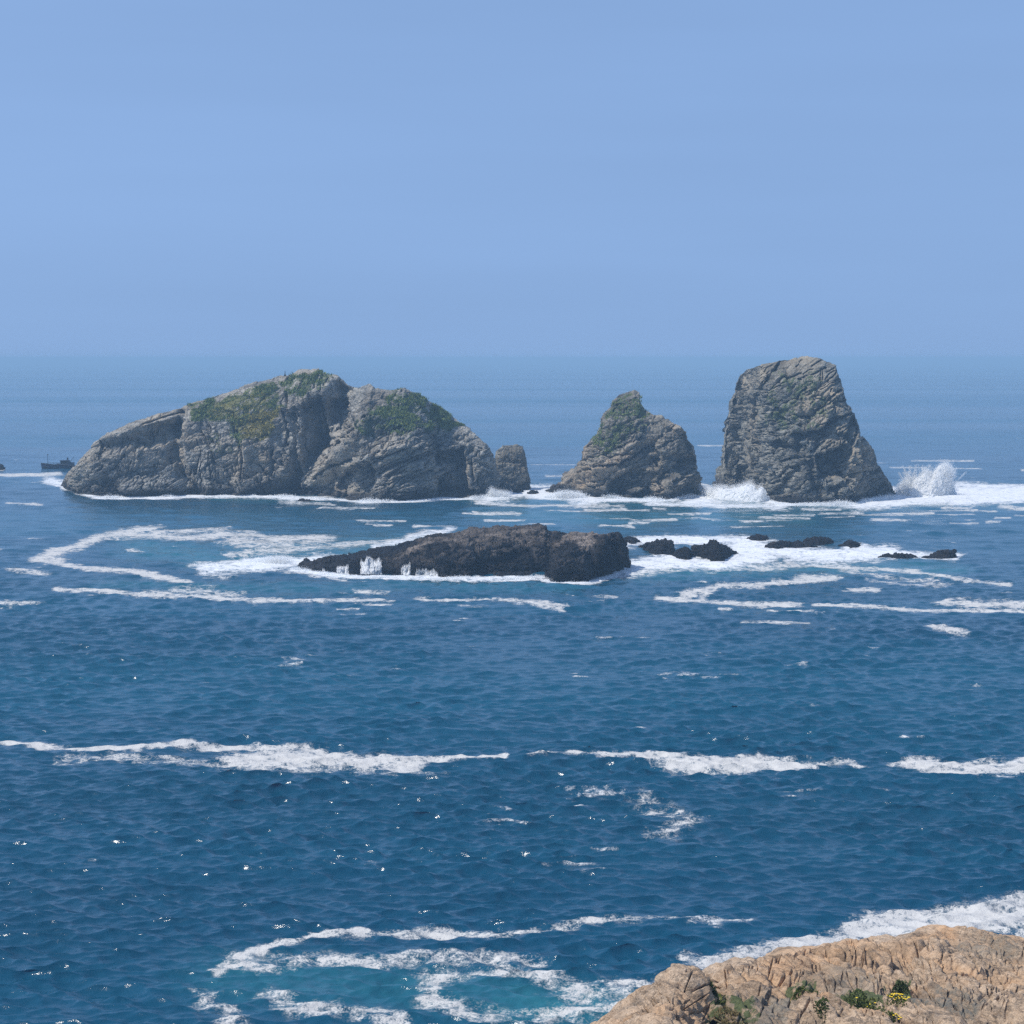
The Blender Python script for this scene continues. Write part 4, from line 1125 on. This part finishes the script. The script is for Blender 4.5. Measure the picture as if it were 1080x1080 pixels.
# ------------------------------------------------------------------ boat and crest marker
def paint(name, c, rough=0.5):
    t = NT(name)
    n = t.noise(t.pos(), 1.2, 6, 0.65)
    t.bsdf(t.mix(t.range(n, 0.4, 0.7, 0, 0.6), c, tuple(x * 0.6 for x in c)), rough)
    return t.m
M_HULL = paint('dark_blue_hull_paint', (0.012, 0.02, 0.045)); M_CABIN = paint('weathered_grey_blue_paint', (0.045, 0.055, 0.075))
M_DECK = paint('worn_deck', (0.05, 0.05, 0.05), 0.8); M_GLASS = paint('dark_window', (0.01, 0.012, 0.015), 0.1); M_STEEL = paint('dull_steel', (0.04, 0.045, 0.05), 0.5)
def build_boat():
    g = ground(43, 494.2)[0] if False else np.array(ground(43.0, 494.2)).reshape(3)
    e = empty('fishing_boat', tuple(g))
    Lh, B = 14.0, 3.8
    ns = 15
    V, Fq = [], []
    for i in range(ns):
        t = i / (ns - 1)
        half = B / 2 * min(1, (t / 0.22) ** 0.6 if t > 0 else 0.03) * (1 if t < 0.8 else 1 - 0.25 * (t - 0.8) / 0.2)
        half = max(half, 0.06)
        sheer = 1.35 + 0.65 * max(0, 1 - t / 0.3) ** 1.5 - (0.35 if t > 0.72 else 0)
        rake = -0.5 * max(0, 1 - t / 0.15)
        for (fy, z, rk) in ((0, -0.6, 0), (0.7, -0.45, 0), (0.92, 0.4, 0.4), (1.0, sheer, 1)):
            V.append((Lh * t + rake * rk + 0.5, -half * fy, z))
        for (fy, z, rk) in ((1.0, sheer, 1), (0.92, 0.4, 0.4), (0.7, -0.45, 0)):
            V.append((Lh * t + rake * rk + 0.5, half * fy, z))
    for i in range(ns - 1):
        for j in range(7):
            a, b = i * 7 + j, i * 7 + (j + 1) % 7
            if j == 3: continue
            Fq.append((a, b, b + 7, a + 7))
    Fq.append(tuple(range(7))); Fq.append(tuple(reversed(range((ns - 1) * 7, ns * 7))))
    me = bpy.data.meshes.new('hull'); me.from_pydata(V, [], Fq); me.update()
    link_mesh('hull', me, M_HULL, e)
    d = MB(); d.box((7.6, 0, 0.78), (12.6, 3.1, 0.06)); d.build('deck', M_DECK, e)
    r = MB()
    for i in range(ns - 1):
        for s_ in (-1, 1):
            a = Vector(V[i * 7 + 3]); b = Vector(V[(i + 1) * 7 + 3])
            if s_ > 0: a.y, b.y = -a.y, -b.y
            r.tube(a + Vector((0, 0, .04)), b + Vector((0, 0, .04)), 0.07, k=6)
    r.build('gunwale', M_STEEL, e)
    w = MB(); w.box((8.9, 0, 1.85), (3.2, 2.5, 2.1), 0.94); w.box((9.0, 0, 2.96), (3.7, 2.8, 0.13))
    wh = w.build('wheelhouse', M_CABIN, e)
    for x in (7.75, 8.5, 9.3, 10.1):
        p = MB(); p.box((x, -1.22, 2.3), (0.55, 0.05, 0.55)); p.build('window', M_GLASS, wh)
    c = MB(); c.box((11.3, 0, 1.5), (1.5, 2.2, 1.4), 0.95); c.box((11.3, 0, 2.25), (1.7, 2.4, 0.1)); c.build('deckhouse', M_CABIN, e)
    f = MB(); f.box((9.8, 0, 3.5), (0.55, 0.55, 1.0), 0.85); f.build('funnel', M_CABIN, e)
    m = MB(); m.tube((2.6, 0, 0.8), (2.6, 0, 5.0), 0.11, 0.06); m.tube((2.6, -.5, 4.4), (2.6, .5, 4.4), 0.05)
    mast = m.build('mast', M_STEEL, e)
    b = MB(); b.box((2.6, 0, 5.1), (0.6, 0.5, 0.35), 0.6); b.build('lamp_housing', M_STEEL, mast)
    a = MB(); a.tube((10.6, 0.6, 2.3), (11.8, 0.6, 4.3), 0.07, 0.05); a.tube((11.8, .6, 4.3), (11.9, .6, 2.3), 0.03); a.build('boom', M_STEEL, e)
    rl = MB()
    for i in range(9):
        x = 2.8 + i * 0.55
        rl.tube((x, -1.65, 1.3), (x, -1.65, 2.2), 0.035, k=6)
    rl.tube((2.8, -1.65, 2.2), (7.2, -1.65, 2.2), 0.04, k=6); rl.tube((2.8, -1.65, 1.8), (7.2, -1.65, 1.8), 0.03, k=6)
    rl.build('railing', M_STEEL, e)
    h = MB(); h.box((4.4, 0, 1.1), (1.6, 1.5, 0.7), 0.9); h.box((6.3, 0.2, 1.3), (1.0, 1.2, 1.1), 0.92); h.build('hatch', M_CABIN, e)
    tag(e, 'small dark fishing boat partly hidden behind the left end of the broad island', 'boat')
build_boat()

bvh_isl = bvh_of(P_isl, 370, 1000)
def crest_marker():
    for yy in np.arange(388, 420, 0.25):
        h, n = cast(bvh_isl, 300.6, yy)
        if h is not None: break
    e = empty('marker_post', (h.x, h.y, h.z - 0.12))
    a = MB(); a.tube((0, 0, 0), (0, 0, 0.55), 0.34, 0.2, 8); a.build('cairn_base', M_BLACK, e)
    a = MB(); a.tube((0, 0, 0.55), (0, 0, 1.65), 0.13, 0.07, 8); a.build('post', M_STEEL, e)
    tag(e, 'small dark upright marker on the crest of the broad grassy island', 'marker')
crest_marker()
